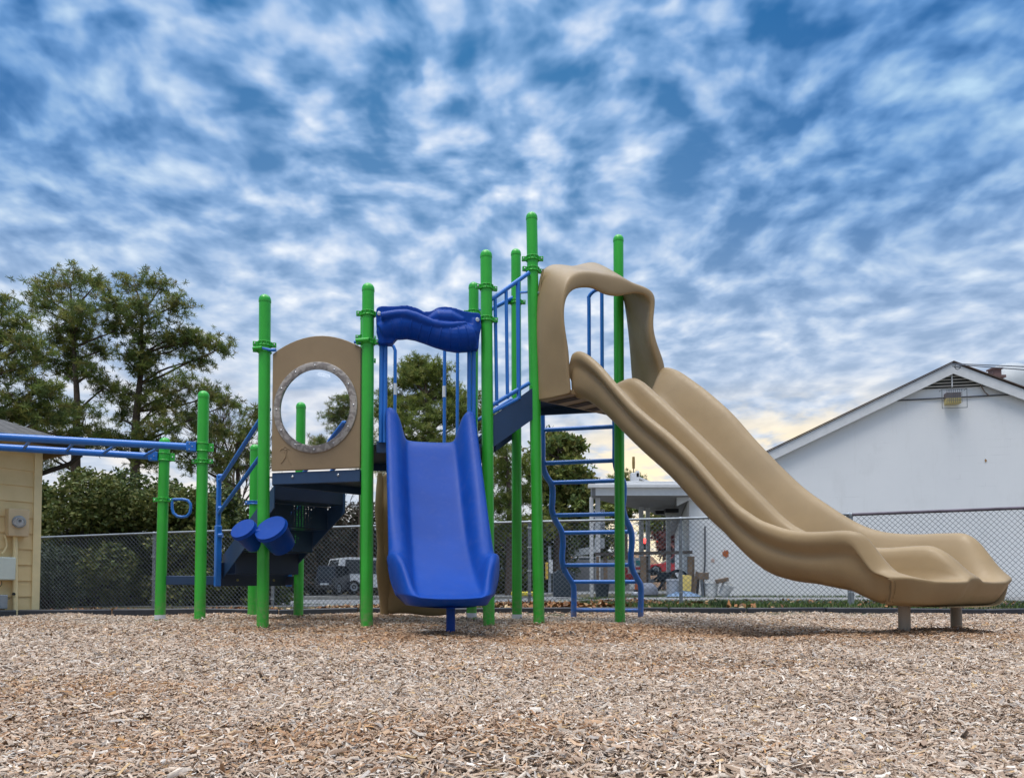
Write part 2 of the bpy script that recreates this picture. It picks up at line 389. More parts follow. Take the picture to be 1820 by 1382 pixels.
# loose chips: one object of countless slivers
def chips(n, ymin, ymax, l0, l1, w0, w1, lift, seed, three=True):
    r = np.random.default_rng(seed)
    # uniform over the wedge in view (plus a margin for a side step)
    y = np.sqrt(r.uniform(ymin**2, ymax**2, n*2)); x = r.uniform(-1, 1, n*2)*(y*.74+.7)
    k = (y < bord_y(x)-.02) & (np.abs(x) < 9.1); x = x[k][:n]; y = y[k][:n]; n = len(x)
    ln = r.uniform(l0, l1, n)*r.choice([.55, .8, 1, 1, 1.5], n); wd = r.uniform(w0, w1, n)*r.choice([.5, .7, 1, 1.4], n); th = wd*r.uniform(.15, .5, n)
    a = r.uniform(0, 2*np.pi, n); tilt = r.normal(0, .30, n); roll = r.normal(0, .45, n)
    z = g(x, y) + r.uniform(0, lift, n)*r.uniform(.2, 1, n) 
    dx = np.stack([np.cos(a)*np.cos(tilt), np.sin(a)*np.cos(tilt), np.sin(tilt)], -1)
    sx = np.stack([-np.sin(a), np.cos(a), np.zeros(n)], -1); up = np.cross(dx, sx)
    s2 = sx*np.cos(roll)[:, None] + up*np.sin(roll)[:, None]; u2 = np.cross(dx, s2)
    c = np.stack([x, y, z+.003], -1)
    bend = r.normal(0, .10, n)[:, None]*ln[:, None]*u2
    k1 = r.uniform(.25, 1, n)[:, None]; k2 = r.uniform(.15, .9, n)[:, None]
    L2, W2 = ln[:, None]/2, wd[:, None]/2
    sh = r.uniform(-.5, .5, n)[:, None]*W2*2
    # ridge section: 3 stations x 3 points
    st = [(-1, k1), (0, 1.0), (1, k2)]
    pts = []
    for q, kk in st:
        cc = c + dx*L2*q + bend*(1-q*q) + s2*sh*q*.3
        pts += [cc - s2*W2*kk - u2*th[:, None]*.6, cc + u2*th[:, None]*.6, cc + s2*W2*kk - u2*th[:, None]*.6]
    V = np.stack(pts, 1).reshape(-1, 3)
    quads = np.array([[0, 1, 4, 3], [1, 2, 5, 4], [3, 4, 7, 6], [4, 5, 8, 7]])
    FQ = (np.arange(n)[:, None, None]*9 + quads[None]).reshape(-1, 4)
    pal = np.array([[.58, .465, .365], [.48, .35, .255], [.68, .58, .48], [.35, .245, .175], [.54, .41, .305], [.42, .37, .33], [.54, .37, .20], [.74, .67, .59], [.20, .135, .09]])
    pr = np.array([.2, .19, .13, .13, .15, .07, .045, .045, .04]); pc = pal[r.choice(len(pal), n, p=pr/pr.sum())]
    # patches of browner, darker chips, also set under the structure and slide exits
    patch = np.clip(np.sin(x*1.1+.6)*np.sin(y*1.7+1)+np.sin(x*.5-y*.9)*.7-.1, 0, 1)*.45
    def reg(cx, cy, rx, ry, q): return q*np.exp(-((x-cx)/rx)**2-((y-cy)/ry)**2)
    patch = patch + reg(-2.2, 7.6, 1.4, .9, .7) + reg(1.2, 7.6, 2.2, 1.0, .6) + reg(2.6, 3.0, .5, .3, .6) + reg(-1.6, 3.2, .5, .3, .5) + reg(-.2, 6.0, 1.2, .5, .9) + reg(1.8, 6.6, 1.3, .8, .8) + reg(3.2, 5.9, .8, .5, .6) + reg(-3, 9.3, 1.2, .5, .6) + reg(-.4, 2.1, .8, .25, .6)
    patch = np.clip(patch, 0, 1)[:, None]
    pc = pc*(1-patch*.0)*np.where(r.random((n, 1)) < patch*.95, np.array([[.86, .69, .54]]), 1.0)
    pc = pc*r.uniform(.72, 1.18, (n, 1))
    return V, FQ, np.repeat(pc, 4, 0)
t = NT('loose_wood_chip'); at = t.n('ShaderNodeAttribute', attribute_name='tint'); f = t.noise(140, 3, .6)
t.col(t.mix(.5, at.outputs['Color'], t.mix(1.0, at.outputs['Color'], t.ramp(f, [(.3, (.55, .52, .5)), (.7, (1.2, 1.2, 1.2))]), 'MULTIPLY'))); t.set(Roughness=.85); t.b.inputs['Specular IOR Level'].default_value = .25; MT['chip'] = t.m
sets = [chips(105000, 1.25, 3.4, .014, .040, .0035, .009, .018, 1), chips(120000, 3.3, 6.2, .020, .045, .005, .011, .020, 2), chips(115000, 6.0, 11.7, .028, .06, .008, .015, .024, 3), chips(5000, 1.3, 6.5, .035, .062, .009, .016, .024, 4)]
off = 0; Vs = []; Fs = []; Cs = []
for V, FQ, C in sets: Vs.append(V); Fs.append(FQ+off); Cs.append(C); off += len(V)
o = npmesh('wood_chips', np.concatenate(Vs), np.concatenate(Fs), MT['chip'], color=np.concatenate(Cs)); tag(o, 'loose pale wood chip mulch covering the playground', 'mulch', kind='stuff')

# asphalt lot, gravel, road
t = NT('asphalt'); f = t.noise(60, 5, .7); f2 = t.noise(.6, 4); t.col(t.mix(.5, t.ramp(f, [(.3, (.10, .105, .11)), (.7, (.22, .225, .23))]), t.ramp(f2, [(.35, (.12, .125, .13)), (.65, (.21, .215, .22))]))); t.set(Roughness=.9); t.bump(f, .4, .01); MT['asphalt'] = t.m
t = NT('gravel'); f = t.noise(22, 6, .8); t.col(t.ramp(f, [(.3, (.10, .10, .10)), (.5, (.24, .24, .24)), (.72, (.46, .46, .46))])); t.set(Roughness=.95); t.bump(f, .8, .03); MT['gravel'] = t.m
grid('parking_lot', np.arange(-11, 2.01, .65), np.arange(17.6, 27.01, .6), g, MT['asphalt'], .012)
grid('road', np.arange(-40, 14.1, 1.5), np.arange(29, 44.1, 1.2), g, MT['asphalt'], .012)
grid('gravel_path', np.arange(2.2, 22.1, .5), np.arange(15.2, 18.9, .4), g, MT['gravel'], .012)
MT['kerb'] = simple('concrete_kerb', (.26, .26, .25), .9, .2, 4)
m = MB()
for x in np.arange(-11, 2, 1.0): m.beam((x, 27.15, gz(x, 27)+.05), (x+.98, 27.15, gz(x+1, 27)+.05), .2, .14)
o = m.build('kerb', MT['kerb'], bevel=.015); o['kind'] = 'structure'

# leaf litter and grass in the strip before and behind the fence
def leaves(n, x0, x1, y0, y1, seed, dens=None):
    r = np.random.default_rng(seed); x = r.uniform(x0, x1, n); y = r.uniform(y0, y1, n)
    k = y > bord_y(x)+.12
    if dens is not None: k &= r.random(n) < dens(x, y)
    x, y = x[k], y[k]; n = len(x); z = g(x, y)+r.uniform(.005, .04, n)
    a = r.uniform(0, 6.28, n); s = r.uniform(.03, .075, n); ti = r.normal(0, .5, n); t2 = r.normal(0, .5, n)
    d = np.stack([np.cos(a), np.sin(a), ti], -1)*s[:, None]; e = np.stack([-np.sin(a), np.cos(a), t2], -1)*s[:, None]*.65
    c = np.stack([x, y, z+.015], -1); up = np.array([0, 0, .012])
    V = np.stack([c-d, c-e*.8+up, c+d, c+e+up*.2], 1).reshape(-1, 3)
    pal = np.array([[.30, .13, .045], [.20, .085, .03], [.42, .26, .12], [.14, .07, .035], [.50, .38, .22]])
    return V, np.arange(n*4).reshape(-1, 4), pal[r.choice(5, n, p=[.3, .25, .2, .15, .1])]*r.uniform(.7, 1.2, (n, 1))
t = NT('fallen_leaf'); at = t.n('ShaderNodeAttribute', attribute_name='tint'); t.col(at.outputs['Color']); t.set(Roughness=.8); MT['leaf'] = t.m
V, FQ, C = leaves(26000, -9, 9.5, 11.3, 15.0, 5, lambda x, y: np.where(x < 2.6, .75, .07)*(.5+.5*np.sin(x*2.3+y)))
o = npmesh('fallen_leaves', V, FQ, MT['leaf'], color=C); tag(o, 'brown fallen leaves along the chain link fence', 'leaves', kind='stuff')
def blades(n, xr, yr, h0, h1, seed, dens):
    r = np.random.default_rng(seed); x = r.uniform(*xr, n); y = r.uniform(*yr, n); k = (y > bord_y(x)+.1) & (r.random(n) < dens(x, y)); x, y = x[k], y[k]; n = len(x)
    a = r.uniform(0, 6.28, n); h = r.uniform(h0, h1, n); wd = r.uniform(.006, .012, n); le = r.uniform(0, .6, n)
    b = np.stack([x, y, g(x, y)], -1); s = np.stack([np.cos(a), np.sin(a), 0*a], -1)*wd[:, None]
    tip = b + np.stack([np.sin(a)*le*h, -np.cos(a)*le*h, h], -1)
    V = np.stack([b-s, b+s, tip], 1).reshape(-1, 3)
    pal = np.array([[.06, .13, .025], [.09, .15, .03], [.15, .15, .05], [.045, .09, .02]])
    return V, np.arange(n*3).reshape(-1, 3), pal[r.choice(4, n)]*r.uniform(.7, 1.25, (n, 1))
V, FQ, C = blades(260000, (-9, 9.8), (11.4, 19.6), .03, .085, 6, lambda x, y: np.where(x > 1.6, 1, .16)*np.where((y > 15.1) & (y < 18.6), .02, 1)*np.where(y < 15.1, 1, .35)*(.55+.45*np.sin(x*3.1)*np.sin(y*4.3)))
o = npmesh('grass', V, FQ, MT['leaf'], color=C); tag(o, 'short green grass along the fence and building', 'grass', kind='stuff')

# plastic border timbers, piece by piece
MT['border'] = simple('black_recycled_plastic', (.028, .031, .04), .5, .2, 8, bump=.2)
PB = [Vector((p[0], p[1], 0)) for p in BORD]
def along(d):
    for a, b in zip(PB, PB[1:]):
        l = (b-a).length
        if d <= l: return a+(b-a)*(d/l)
        d -= l
    return PB[-1]
tot = sum((b-a).length for a, b in zip(PB, PB[1:])); d = 0; joints = []
while d < tot: joints.append(along(d)); d += 1.22
BT = []
for i, (a, b) in enumerate(zip(joints, joints[1:])):
    q = (b-a).normalized()*.012; a = a+q; b = b-q
    za, zb = gz(a.x, a.y-.1)+.022, gz(b.x, b.y-.1)+.022
    o = MB().beam((a.x, a.y+.06, za), (b.x, b.y+.06, zb), .11, .15).build('border_timber', MT['border'], bevel=.018)
    um = (a.x+b.x)/2/((a.y+b.y)/2)*F+CX; BT.append((o, um))

BLM = [(-999, 'leftmost border timber, half out of the picture below the shed wall'), (40, 'border timber in front of the shed corner'), (140, 'border timber just right of the shed corner by the shaded hedge'), (250, 'border timber left of the short green post with the hand loop'),
       (330, 'border timber behind the two monkey bar posts'), (430, 'border timber behind the drum post'), (540, 'border timber behind the stair foot posts'), (640, 'border timber behind the post left of the blue slide'), (740, 'border timber partly hidden by the blue slide exit'),
       (850, 'border timber behind the post right of the blue slide'), (960, 'border timber between blue slide and wavy ladder'), (1080, 'border timber behind the wavy ladder foot'), (1200, 'border timber right of the wavy ladder before the bare grey fence post'), (1330, 'border timber in front of the green grass below mid double slide'),
       (1460, 'border timber left of the double slide exit'), (1580, 'border timber behind the near leg of the double slide'), (1700, 'border timber behind the far leg of the double slide'), (1800, 'rightmost border timber at the picture edge')]
BT.sort(key=lambda q: q[1]); used = set()
for o, um in BT:
    c = min((k for k in range(len(BLM)) if k not in used), key=lambda k: abs(max(BLM[k][0], -120)-um)); used.add(c)
    tag(o, 'black plastic '+BLM[c][1] if not BLM[c][1].startswith(('left', 'right')) else BLM[c][1], 'border', 'border timbers round the mulch')
# ============================================================ play structure
PS = thing('play_structure', (0, 8.3, 0), 'green posted play structure with blue slide, wavy tan double slide and bubble panel', 'playground')
# posts: base u, top u, top v, distance
PD = {'P1': (284, 293, 778, 9.30), 'P2': (355, 362, 695, 8.80), 'P3': (448, 453, 790, 10.45), 'P4': (467, 471, 524, 8.06), 'P5': (530, 535, 715, 10.0),
      'P6': (652, 654.5, 504, 7.78), 'P7': (649, 650, 556, 9.02), 'P8': (869, 864, 445, 8.00), 'P9': (838, 842, 502, 9.27), 'P10': (919, 917, 443, 9.50),
      'P11': (958, 945, 378, 8.32), 'P12': (1102, 1099, 418, 9.22)}
BASE = {}; TOP = {}
PR = .0635
for k, (ub, ut, vt, y) in PD.items():
    x0 = P(ub, 1110, y).x; t_ = P(ut, vt, y); BASE[k] = Vector((x0, y, gz(x0, y)-.05)); TOP[k] = t_
POST = {}
def at(k, h):   # point on the post axis at height h
    b, t_ = BASE[k], TOP[k]; f = (h-b.z)/(t_.z-b.z); return b+(t_-b)*f
def hv(k, v):   # height of pixel row v on post k
    return P(PD[k][0], v, PD[k][3]).z
for k in PD:
    b, t_ = BASE[k], TOP[k]; m = MB(); r = PR
    m.tube([b, b+(t_-b)*.5, Vector((t_.x, t_.y, t_.z-.075))], r, 28)
    o = m.build('post', MT['green'], PS); POST[k] = o
    c = MB().lathe([(r*1.045, -.085), (r*1.06, -.075), (r*1.06, -.065)] + [(r*1.05*math.cos(a), -.06+.065*math.sin(a)) for a in np.linspace(0, 1.5, 9)], t_, None, 28)
    c.build('cap', MT['green'], o, smooth=60)
for k, u in (('P1', 1), ('P10', 1), ('P9', 1)):       # white depth stickers at the foot
    b = BASE[k]; MB().tube([b+Vector((0, 0, .06)), b+Vector((0, 0, .115))], PR+.002, 28).build('depth_sticker', MT['sticker'], POST[k])
def clamp(k, h, ang=0, mat='green', ears=2, tall=.05):
    c = at(k, h); m = MB(); r = PR
    m.lathe([(r+.003, -tall/2), (r+.014, -tall/2), (r+.014, -tall/2+.010), (r+.007, -tall/2+.012), (r+.007, tall/2-.012), (r+.014, tall/2-.010), (r+.014, tall/2), (r+.003, tall/2)], c, None, 28)
    for q in range(ears):
        a = R(ang)+math.pi*q; d = Vector((math.cos(a), math.sin(a), 0))
        m.box(c+d*(r+.030), (.060, .034, tall), a)
    for q in range(5):
        a = R(ang+35+q*36-180); d = Vector((math.cos(a), math.sin(a), 0)); m.box(c+d*(r+.012), (.012, .008, tall), a)
    o = m.build('clamp', MT[mat], POST[k], bevel=.003)
    m2 = MB()
    for q in range(ears):
        a = R(ang)+math.pi*q; d = Vector((math.cos(a), math.sin(a), 0)); n = Vector((math.sin(a), -math.cos(a), 0)); 
        if n.y > 0: n = -n
        m2.lathe([(.010, 0), (.010, .005), (.006, .009)], c+d*(r+.038)+n*.017, n, 10)
    m2.build_each('bolt', MT['steel'], POST[k])
clamp('P2', hv('P2', 795), 190, 'green', 2, .10); clamp('P2', hv('P2', 820), 0)
clamp('P1', hv('P1', 812), 190, 'green', 2, .10); clamp('P1', hv('P1', 888), 0)
clamp('P4', hv('P4', 612), 15); clamp('P4', hv('P4', 623), 200, ears=1)
clamp('P6', hv('P6', 558), 8); clamp('P6', hv('P6', 608), 0)
clamp('P7', hv('P7', 600), 10); clamp('P7', hv('P7', 640), 10)
clamp('P8', hv('P8', 511), 20); clamp('P8', hv('P8', 568), 8)
clamp('P9', hv('P9', 556), 8); clamp('P10', hv('P10', 537), 0)
clamp('P11', hv('P11', 460), 0); clamp('P11', hv('P11', 480), 20)
clamp('P3', hv('P3', 893), 180, 'blue')

# ---- decks
def deck(corners, h, th=.13, face=('navyg')):
    pts = [Vector((BASE[k].x, BASE[k].y, h)) for k in corners]
    c = sum(pts, Vector())/len(pts)
    m = MB(); ins = [p+(c-p).normalized()*.03 for p in pts]
    m.plate([p-Vector((0, 0, .05)) for p in ins], .012, (0, 0, 1))
    d = m.build('deck', MT['perf'], PS, smooth=0)
    for a, b in zip(ins, ins[1:]+ins[:1]):
        q = (b-a).normalized()*.065
        f = MB().beam(a+q-Vector((0, 0, th/2)), b-q-Vector((0, 0, th/2)), .035, th); f.build('deck_frame', MT[face], d, bevel=.006)
        n = Vector(((b-a).y, -(b-a).x, 0)).normalized()
        if n.dot((a+b)/2-c) < 0: n = -n
        bo = MB()
        for s in (.27, .73): bo.lathe([(.014, 0), (.014, .006), (.008, .011)], a+(b-a)*s+n*.0175-Vector((0, 0, .05)), n, 10)
        bo.build_each('bolt', MT['steel'], d)
    return d
H1 = P(480, 839, 8.0).z; H2 = P(760, 786, 7.9).z; H3 = P(1010, 716, 9.3).z
deck(['P4', 'P6', 'P7'], H1); deck(['P6', 'P8', 'P9', 'P7'], H2); deck(['P11', 'P12', 'P10'], H3)

# ---- panel with bubble window (between P4 and P6)
A = BASE['P4'].xy; B = BASE['P6'].xy; ex = Vector((B.x-A.x, B.y-A.y, 0)); LW = ex.length; ex.normalize(); en = Vector((ex.y, -ex.x, 0))   # en towards the viewer
def pan(u, v, off=0.0):
    p, s = RP(u, v, (A.x+en.x*off, A.y+en.y*off), (B.x+en.x*off, B.y+en.y*off)); return p
pb = pan(484, 837); pt_ = pan(641, 833); cz = pan(557, 725)
x0 = (pb-Vector((A.x, A.y, 0))).dot(ex); x1 = (pt_-Vector((A.x, A.y, 0))).dot(ex); zb = (pb.z+pt_.z)/2+.005
cxp = (x0+x1)/2-.005; czp = cz.z; zs = pan(484, 630).z; zt = pan(560, 598).z
RO = (pan(557, 645).z-pan(557, 806).z)/2; RI = (pan(557, 657).z-pan(557, 793).z)/2; 
def W3(x, z, off=0.0): return Vector((A.x, A.y, 0))+ex*x+en*off+Vector((0, 0, z))
m = MB(); K = 64
inner = [(cxp+RI*1.02*math.cos(2*math.pi*i/K), czp+RI*1.02*math.sin(2*math.pi*i/K)) for i in range(K)]
def outline(a):
    # ray from centre to the panel outline
    dx, dzz = math.cos(a), math.sin(a); best = 9
    for t1 in np.linspace(.2, 1.2, 400):
        x = cxp+dx*t1; z = czp+dzz*t1; xm = (x-cxp)/((x1-x0)/2)
        ztop = zs+(zt-zs)*(1-min(1, abs(xm))**2.0)
        if x < x0 or x > x1 or z < zb or z > ztop: return (min(max(x, x0), x1), min(max(z, zb), ztop))
    return (x, z)
angs = sorted([2*math.pi*i/K for i in range(K)])
outer = [outline(a) for a in angs]
# snap nearest to the corners
for cx_, cz_ in ((x0, zb), (x1, zb), (x0, zs), (x1, zs)):
    j = min(range(K), key=lambda i: (outer[i][0]-cx_)**2+(outer[i][1]-cz_)**2); outer[j] = (cx_, cz_)
off0, off1 = -.015, .02
vs = [W3(*p, off1) for p in outer]+[W3(*p, off1) for p in inner]+[W3(*p, off0) for p in outer]+[W3(*p, off0) for p in inner]
fs = []
for i in range(K):
    j = (i+1) % K
    fs += [(i, j, K+j, K+i), (2*K+j, 2*K+i, 3*K+i, 3*K+j), (j, i, 2*K+i, 2*K+j), (K+i, K+j, 3*K+j, 3*K+i)]
m.add(vs, fs); panel = m.build('bubble_panel', MT['tanpanel'], PS, smooth=30, bevel=.006)
fix_normals(panel)
# swirled ring
m = MB(); prof = [(RI*.985, .021), (RI*.985, .030), (RI*1.0, .034), (RO*.985, .034), (RO, .030), (RO, .021)]
vs = [W3(cxp+r*math.cos(2*math.pi*i/K), czp+r*math.sin(2*math.pi*i/K), o_) for r, o_ in prof for i in range(K)]
m.add(vs, [(q*K+i, q*K+(i+1) % K, (q+1)*K+(i+1) % K, (q+1)*K+i) for q in range(len(prof)-1) for i in range(K)])
ring = m.build('window_ring', MT['swirl'], panel); fix_normals(ring)
m = MB()
for i in range(12):
    a = 2*math.pi*i/12; r = (RI+RO)/2; m.lathe([(.011, 0), (.010, .004), (.005, .008)], W3(cxp+r*math.cos(a), czp+r*math.sin(a), .034), en, 10)
m.build_each('bolt', MT['steel'], panel)
# bubble bulging towards the viewer
m = MB(); vs = [W3(cxp, czp, .03+.16)]; NR = 14
for q in range(1, NR+1):
    ph = q/NR*math.pi/2; r = RI*math.sin(ph); o_ = .026+.16*math.cos(ph)
    vs += [W3(cxp+r*math.cos(2*math.pi*i/K), czp+r*math.sin(2*math.pi*i/K), o_) for i in range(K)]
nv = len(vs); vs2 = [v_-en*.003 for v_ in vs]
fs = [(0, 1+i, 1+(i+1) % K) for i in range(K)] + [(1+q*K+i, 1+(q+1)*K+i, 1+(q+1)*K+(i+1) % K, 1+q*K+(i+1) % K) for q in range(NR-1) for i in range(K)]
fs2 = [tuple(reversed([i+nv for i in f])) for f in fs]
rim = 1+(NR-1)*K; fs3 = [(rim+i, nv+rim+i, nv+rim+(i+1) % K, rim+(i+1) % K) for i in range(K)]
m.add(vs+vs2, fs+fs2+fs3); bub = m.build('bubble_window', MT['clear'], panel, smooth=80); fix_normals(bub)
# embossed little figure
m = MB(); pp = lambda u, v: pan(u, v, .0225)
m.tube([pp(498, 800), pp(500.5, 797.5), pp(504, 796.5), pp(508, 799), pp(511, 797), pp(514, 797.5), pp(515, 799)], .004, 6)
m.tube([pp(504, 801), pp(508, 806), pp(507.5, 812), pp(503, 819), pp(499, 823)], .004, 6)
m.tube([pp(510, 801), pp(508.5, 806), pp(510, 812), pp(514, 819), pp(517, 825)], .004, 6)
m.tube([pp(503.5, 796.5), pp(506, 794), pp(509, 794), pp(511, 797)], .003, 6)
m.build('embossed_figure', MT['tanpanel'], panel)
# blue brackets holding the panel
m = MB()
for (u, v, k) in ((480, 622, 'P4'), (640, 608, 'P6')):
    a = at(k, hv(k, v))+en*.075; b = pan(u, v, .03); b2 = pan(u+(10 if k == 'P4' else -10), v, .03)
    m.tube([a, b, b2], .017, 12)
m.build_each('panel_bracket', MT['blue'], panel)
m = MB(); a = at('P6', hv('P6', 608))+en*.078; m.tube([a+ex*.05, a-ex*.10], .021, 12); a = at('P4', hv('P4', 622))+en*.078; m.tube([a-ex*.09, a+ex*.02], .021, 12)
m.build_each('bracket_sleeve', MT['green'], panel)

# ---- drums on P4
def drum(u, v, y, r, rb, h, ax):
    c = P(u, v, y); ax = Vector(ax).normalized()
    m = MB(); m.lathe([(rb*.2, -h-.012), (rb*.8, -h-.01), (rb, -h+.004), (rb*1.04, -h+.03), (r*.93, -.055), (r*.965, -.05), (r*1.03, -.045), (r*1.04, -.036), (r*1.0, -.030), (r, -.008), (r*.97, 0), (r*.5, .001), (r*.01, .001)], c, ax, 40)
    return m.build('drum', MT['slideblue'], PS, smooth=50), c
d1, c1 = drum(431, 938, 7.87, .138, .096, .28, (-.26, -.72, .64)); d2, c2 = drum(480, 937, 7.84, .176, .134, .30, (-.26, -.72, .64))
m = MB(); m.tube([c1+Vector((.05, .05, -.06)), (c1+c2)/2+Vector((0, .03, -.045)), c2+Vector((-.05, .05, -.06))], [.05, .038, .05], 14); m.build('drum_bridge', MT['slideblue'], d2)

# ---- monkey bars
hM = hv('P2', 795)
e1 = P(-60, 773, 7.98); e2 = P(-60, 791, 8.70)
b1 = at('P2', hM); b1.z = hM; b2 = at('P1', hv('P1', 812))
dd1 = (b1-e1).normalized(); dd2 = (b2-e2).normalized()
m = MB().tube([e1-dd1*1.0, b1-dd1*.11], .042, 20); br1 = m.build('overhead_beam', MT['blue'], PS)
m = MB().tube([e2-dd2*1.0, b2-dd2*.11], .042, 20); br2 = m.build('overhead_beam', MT['blue'], PS)
for b, d, par in ((b1, dd1, br1), (b2, dd2, br2)):
    a = math.atan2(d.y, d.x); m = MB(); s = Vector((d.y, -d.x, 0)).normalized()
    m.box(b-d*.125, (.11, .10, .115), a); m.build('beam_bracket', MT['blue'], par, bevel=.006)
    m = MB()
    for dx, dzz in ((-.02, .03), (.012, 0), (-.02, -.035)): m.lathe([(.008, 0), (.007, .005)], b-d*(.125-dx)+s*.05+Vector((0, 0, dzz)), s, 8)
    m.build_each('bolt', MT['steel'], par)
for ua, ub in ((287, 256), (209, 183), (133, 118), (55, 42), (-25, -36)):
    p, _ = RP(ua, 795, (e1.x, e1.y), (b1.x, b1.y)); q, _ = RP(ub, 795, (e2.x, e2.y), (b2.x, b2.y))
    f1 = (p.xy-e1.xy).length/(b1.xy-e1.xy).length; f2 = (q.xy-e2.xy).length/(b2.xy-e2.xy).length
    za = e1.z+(b1.z-e1.z)*f1-.01; zb_ = e2.z+(b2.z-e2.z)*f2-.0
    MB().tube([(p.x, p.y, za), (q.x, q.y, zb_)], .017, 12).build('overhead_rung', MT['blue'], PS)
# far end posts of the ladder, beyond the left edge
for e, d in ((e1, dd1), (e2, dd2)):
    q = e-d*1.05; m = MB().tube([(q.x, q.y, -.1), (q.x, q.y, q.z+.3)], PR, 24).build('post', MT['green'], PS)

# hand loop on P1
y = PD['P1'][3]
path = [P(292, 887, y), P(300, 887.3, y), P(326, 887, y), P(334, 889, y), P(338.5, 895, y), P(339, 902, y), P(337.5, 911, y), P(332, 917, y), P(324, 918.3, y), P(315, 917, y), P(308, 911, y), P(306, 903, y), P(306, 888, y)]
MB().tube(path, .018, 12).build('hand_loop', MT['blue'], PS)

# ---- stairs
BL = Vector((*P(386, 1040, 9.45).xy, 0)); 
wv_ = Vector((.73, .68, 0)).normalized(); sdv = Vector((-.70, .714, 0)).normalized()
TL = Vector((-2.72, 8.42, 0)); BLs = Vector((-3.72, 9.50, 0)); run = (BLs-TL); SW = .92
TRr = TL+wv_*SW; BRr = BLs+wv_*SW*.93
hTop, hBot = 1.60, .84
st = MB().plate([TL+Vector((0, 0, hTop)), BLs+Vector((0, 0, hBot)), BLs+Vector((0, 0, .46)), BLs+Vector((0, 0, .56))+(TL-BLs)*.02, TL+Vector((0, 0, hTop-.26))], .012, wv_)
stairs = st.build('staircase_stringer', MT['navyg'], PS, smooth=0)
MB().plate([TRr+Vector((0, 0, hTop)), BRr+Vector((0, 0, hBot)), BRr+Vector((0, 0, .46)), BRr+Vector((0, 0, .56))+(TRr-BRr)*.02, TRr+Vector((0, 0, hTop-.26))], .012, -wv_).build('staircase_stringer', MT['navyg'], PS, smooth=0)
nst = 3
for i in range(nst+1):
    f = i/(nst+.0); h = 1.44-(1.44-.60)*f
    a0 = TL+(BLs-TL)*(.02+.96*f*.75); a1 = TL+(BLs-TL)*(.02+.96*min(1, f*.75+.30))
    b0 = TRr+(BRr-TRr)*(.02+.96*f*.75); b1_ = TRr+(BRr-TRr)*(.02+.96*min(1, f*.75+.30))
    z = Vector((0, 0, h)); ww = wv_*.014
    if i > 0 or True:
        MB().plate([a0+ww+z, a1+ww+z, b1_-ww+z, b0-ww+z], .006, (0, 0, 1)).build('stair_tread', MT['perf'], PS, smooth=0)
    # riser plate from this tread up to the one above
    z2 = Vector((0, 0, h+ (.287 if i else .25)))
    MB().plate([a0+ww+z, b0-ww+z, b0-ww+z2-Vector((0, 0, .012)), a0+ww+z2-Vector((0, 0, .012))], .006, sdv).build('stair_riser', MT['perf'] if 0 < i < nst else MT['navy'], PS, smooth=0)
# bottom kick plate facing the viewer with two bolts, and beam to the end posts
kp0 = BLs+Vector((0, 0, .45)); kp1 = BRr+Vector((0, 0, .45))
kick = MB().plate([kp0-wv_*.04, kp1-wv_*.0, kp1+Vector((0, 0, .30)), kp0-wv_*.04+Vector((0, 0, .30))], .02, -sdv).build('kick_plate', MT['navy'], PS, bevel=.004)
m = MB()
for s in (.22, .80): m.lathe([(.018, 0), (.016, .006), (.006, .008)], kp0+(kp1-kp0)*s-sdv*.02+Vector((0, 0, .075)), -sdv, 12)
m.build_each('bolt', simple('brass_bolt', (.25, .24, .13), .4, metal=.6), kick)
a = at('P1', .52); a.z = .52; b = BLs+Vector((-.02, .02, .52)); MB().beam(a, b, .04, .115).build('transfer_beam', MT['navyg'], PS, bevel=.006)
a = BRr+Vector((0, 0, .52)); b = at('P5', .52); b.z = .52; MB().beam(a, b, .04, .115).build('transfer_beam', MT['navy'], PS, bevel=.006)
a = BASE['P3'].copy(); a.z = .52; b = at('P5', .52); b.z = .52
# upright and rails, near and far side
def rails(foot, topA, zshift=0.0, near=True):
    up = MB(); up.box(foot+Vector((0, 0, .83)), (.075, .075, .78), R(43)); up.box(foot+Vector((0, 0, 1.44)), (.055, .055, .86), R(43)); o = up.build('rail_post', MT['blue'], PS, bevel=.012)
    rl = MB(); d = (topA-foot); d.z = 0
    rl.tube([foot+Vector((0, 0, 1.80)), foot+Vector((0, 0, 1.80))+d*.06, foot+d*.93+Vector((0, 0, 2.48)), foot+d*.97+Vector((0, 0, 2.47))], .026, 12)
    rl.build('handrail', MT['blue'], PS)
    rl = MB().tube([foot+Vector((0, 0, 1.36)), foot+Vector((0, 0, 1.40))+d*.04, foot+d*.95+Vector((0, 0, 2.05))], .024, 12); rl.build('handrail', MT['blue'], PS)
    return o
fN = BLs-wv_*.07; fN = Vector((*P(387, 1000, 9.42).xy, 0))
o = rails(fN, TL-wv_*.05)
m = MB()
for v in (846, 903, 951): 
    p = P(393, v, 9.40); m.tube([p-Vector((.03, 0, 0)), p+Vector((.02, 0, 0))], .03, 12)
m.build_each('rail_collar', MT['blue'], o)
rails(BRr+wv_*.05, TRr+wv_*.03, near=False)

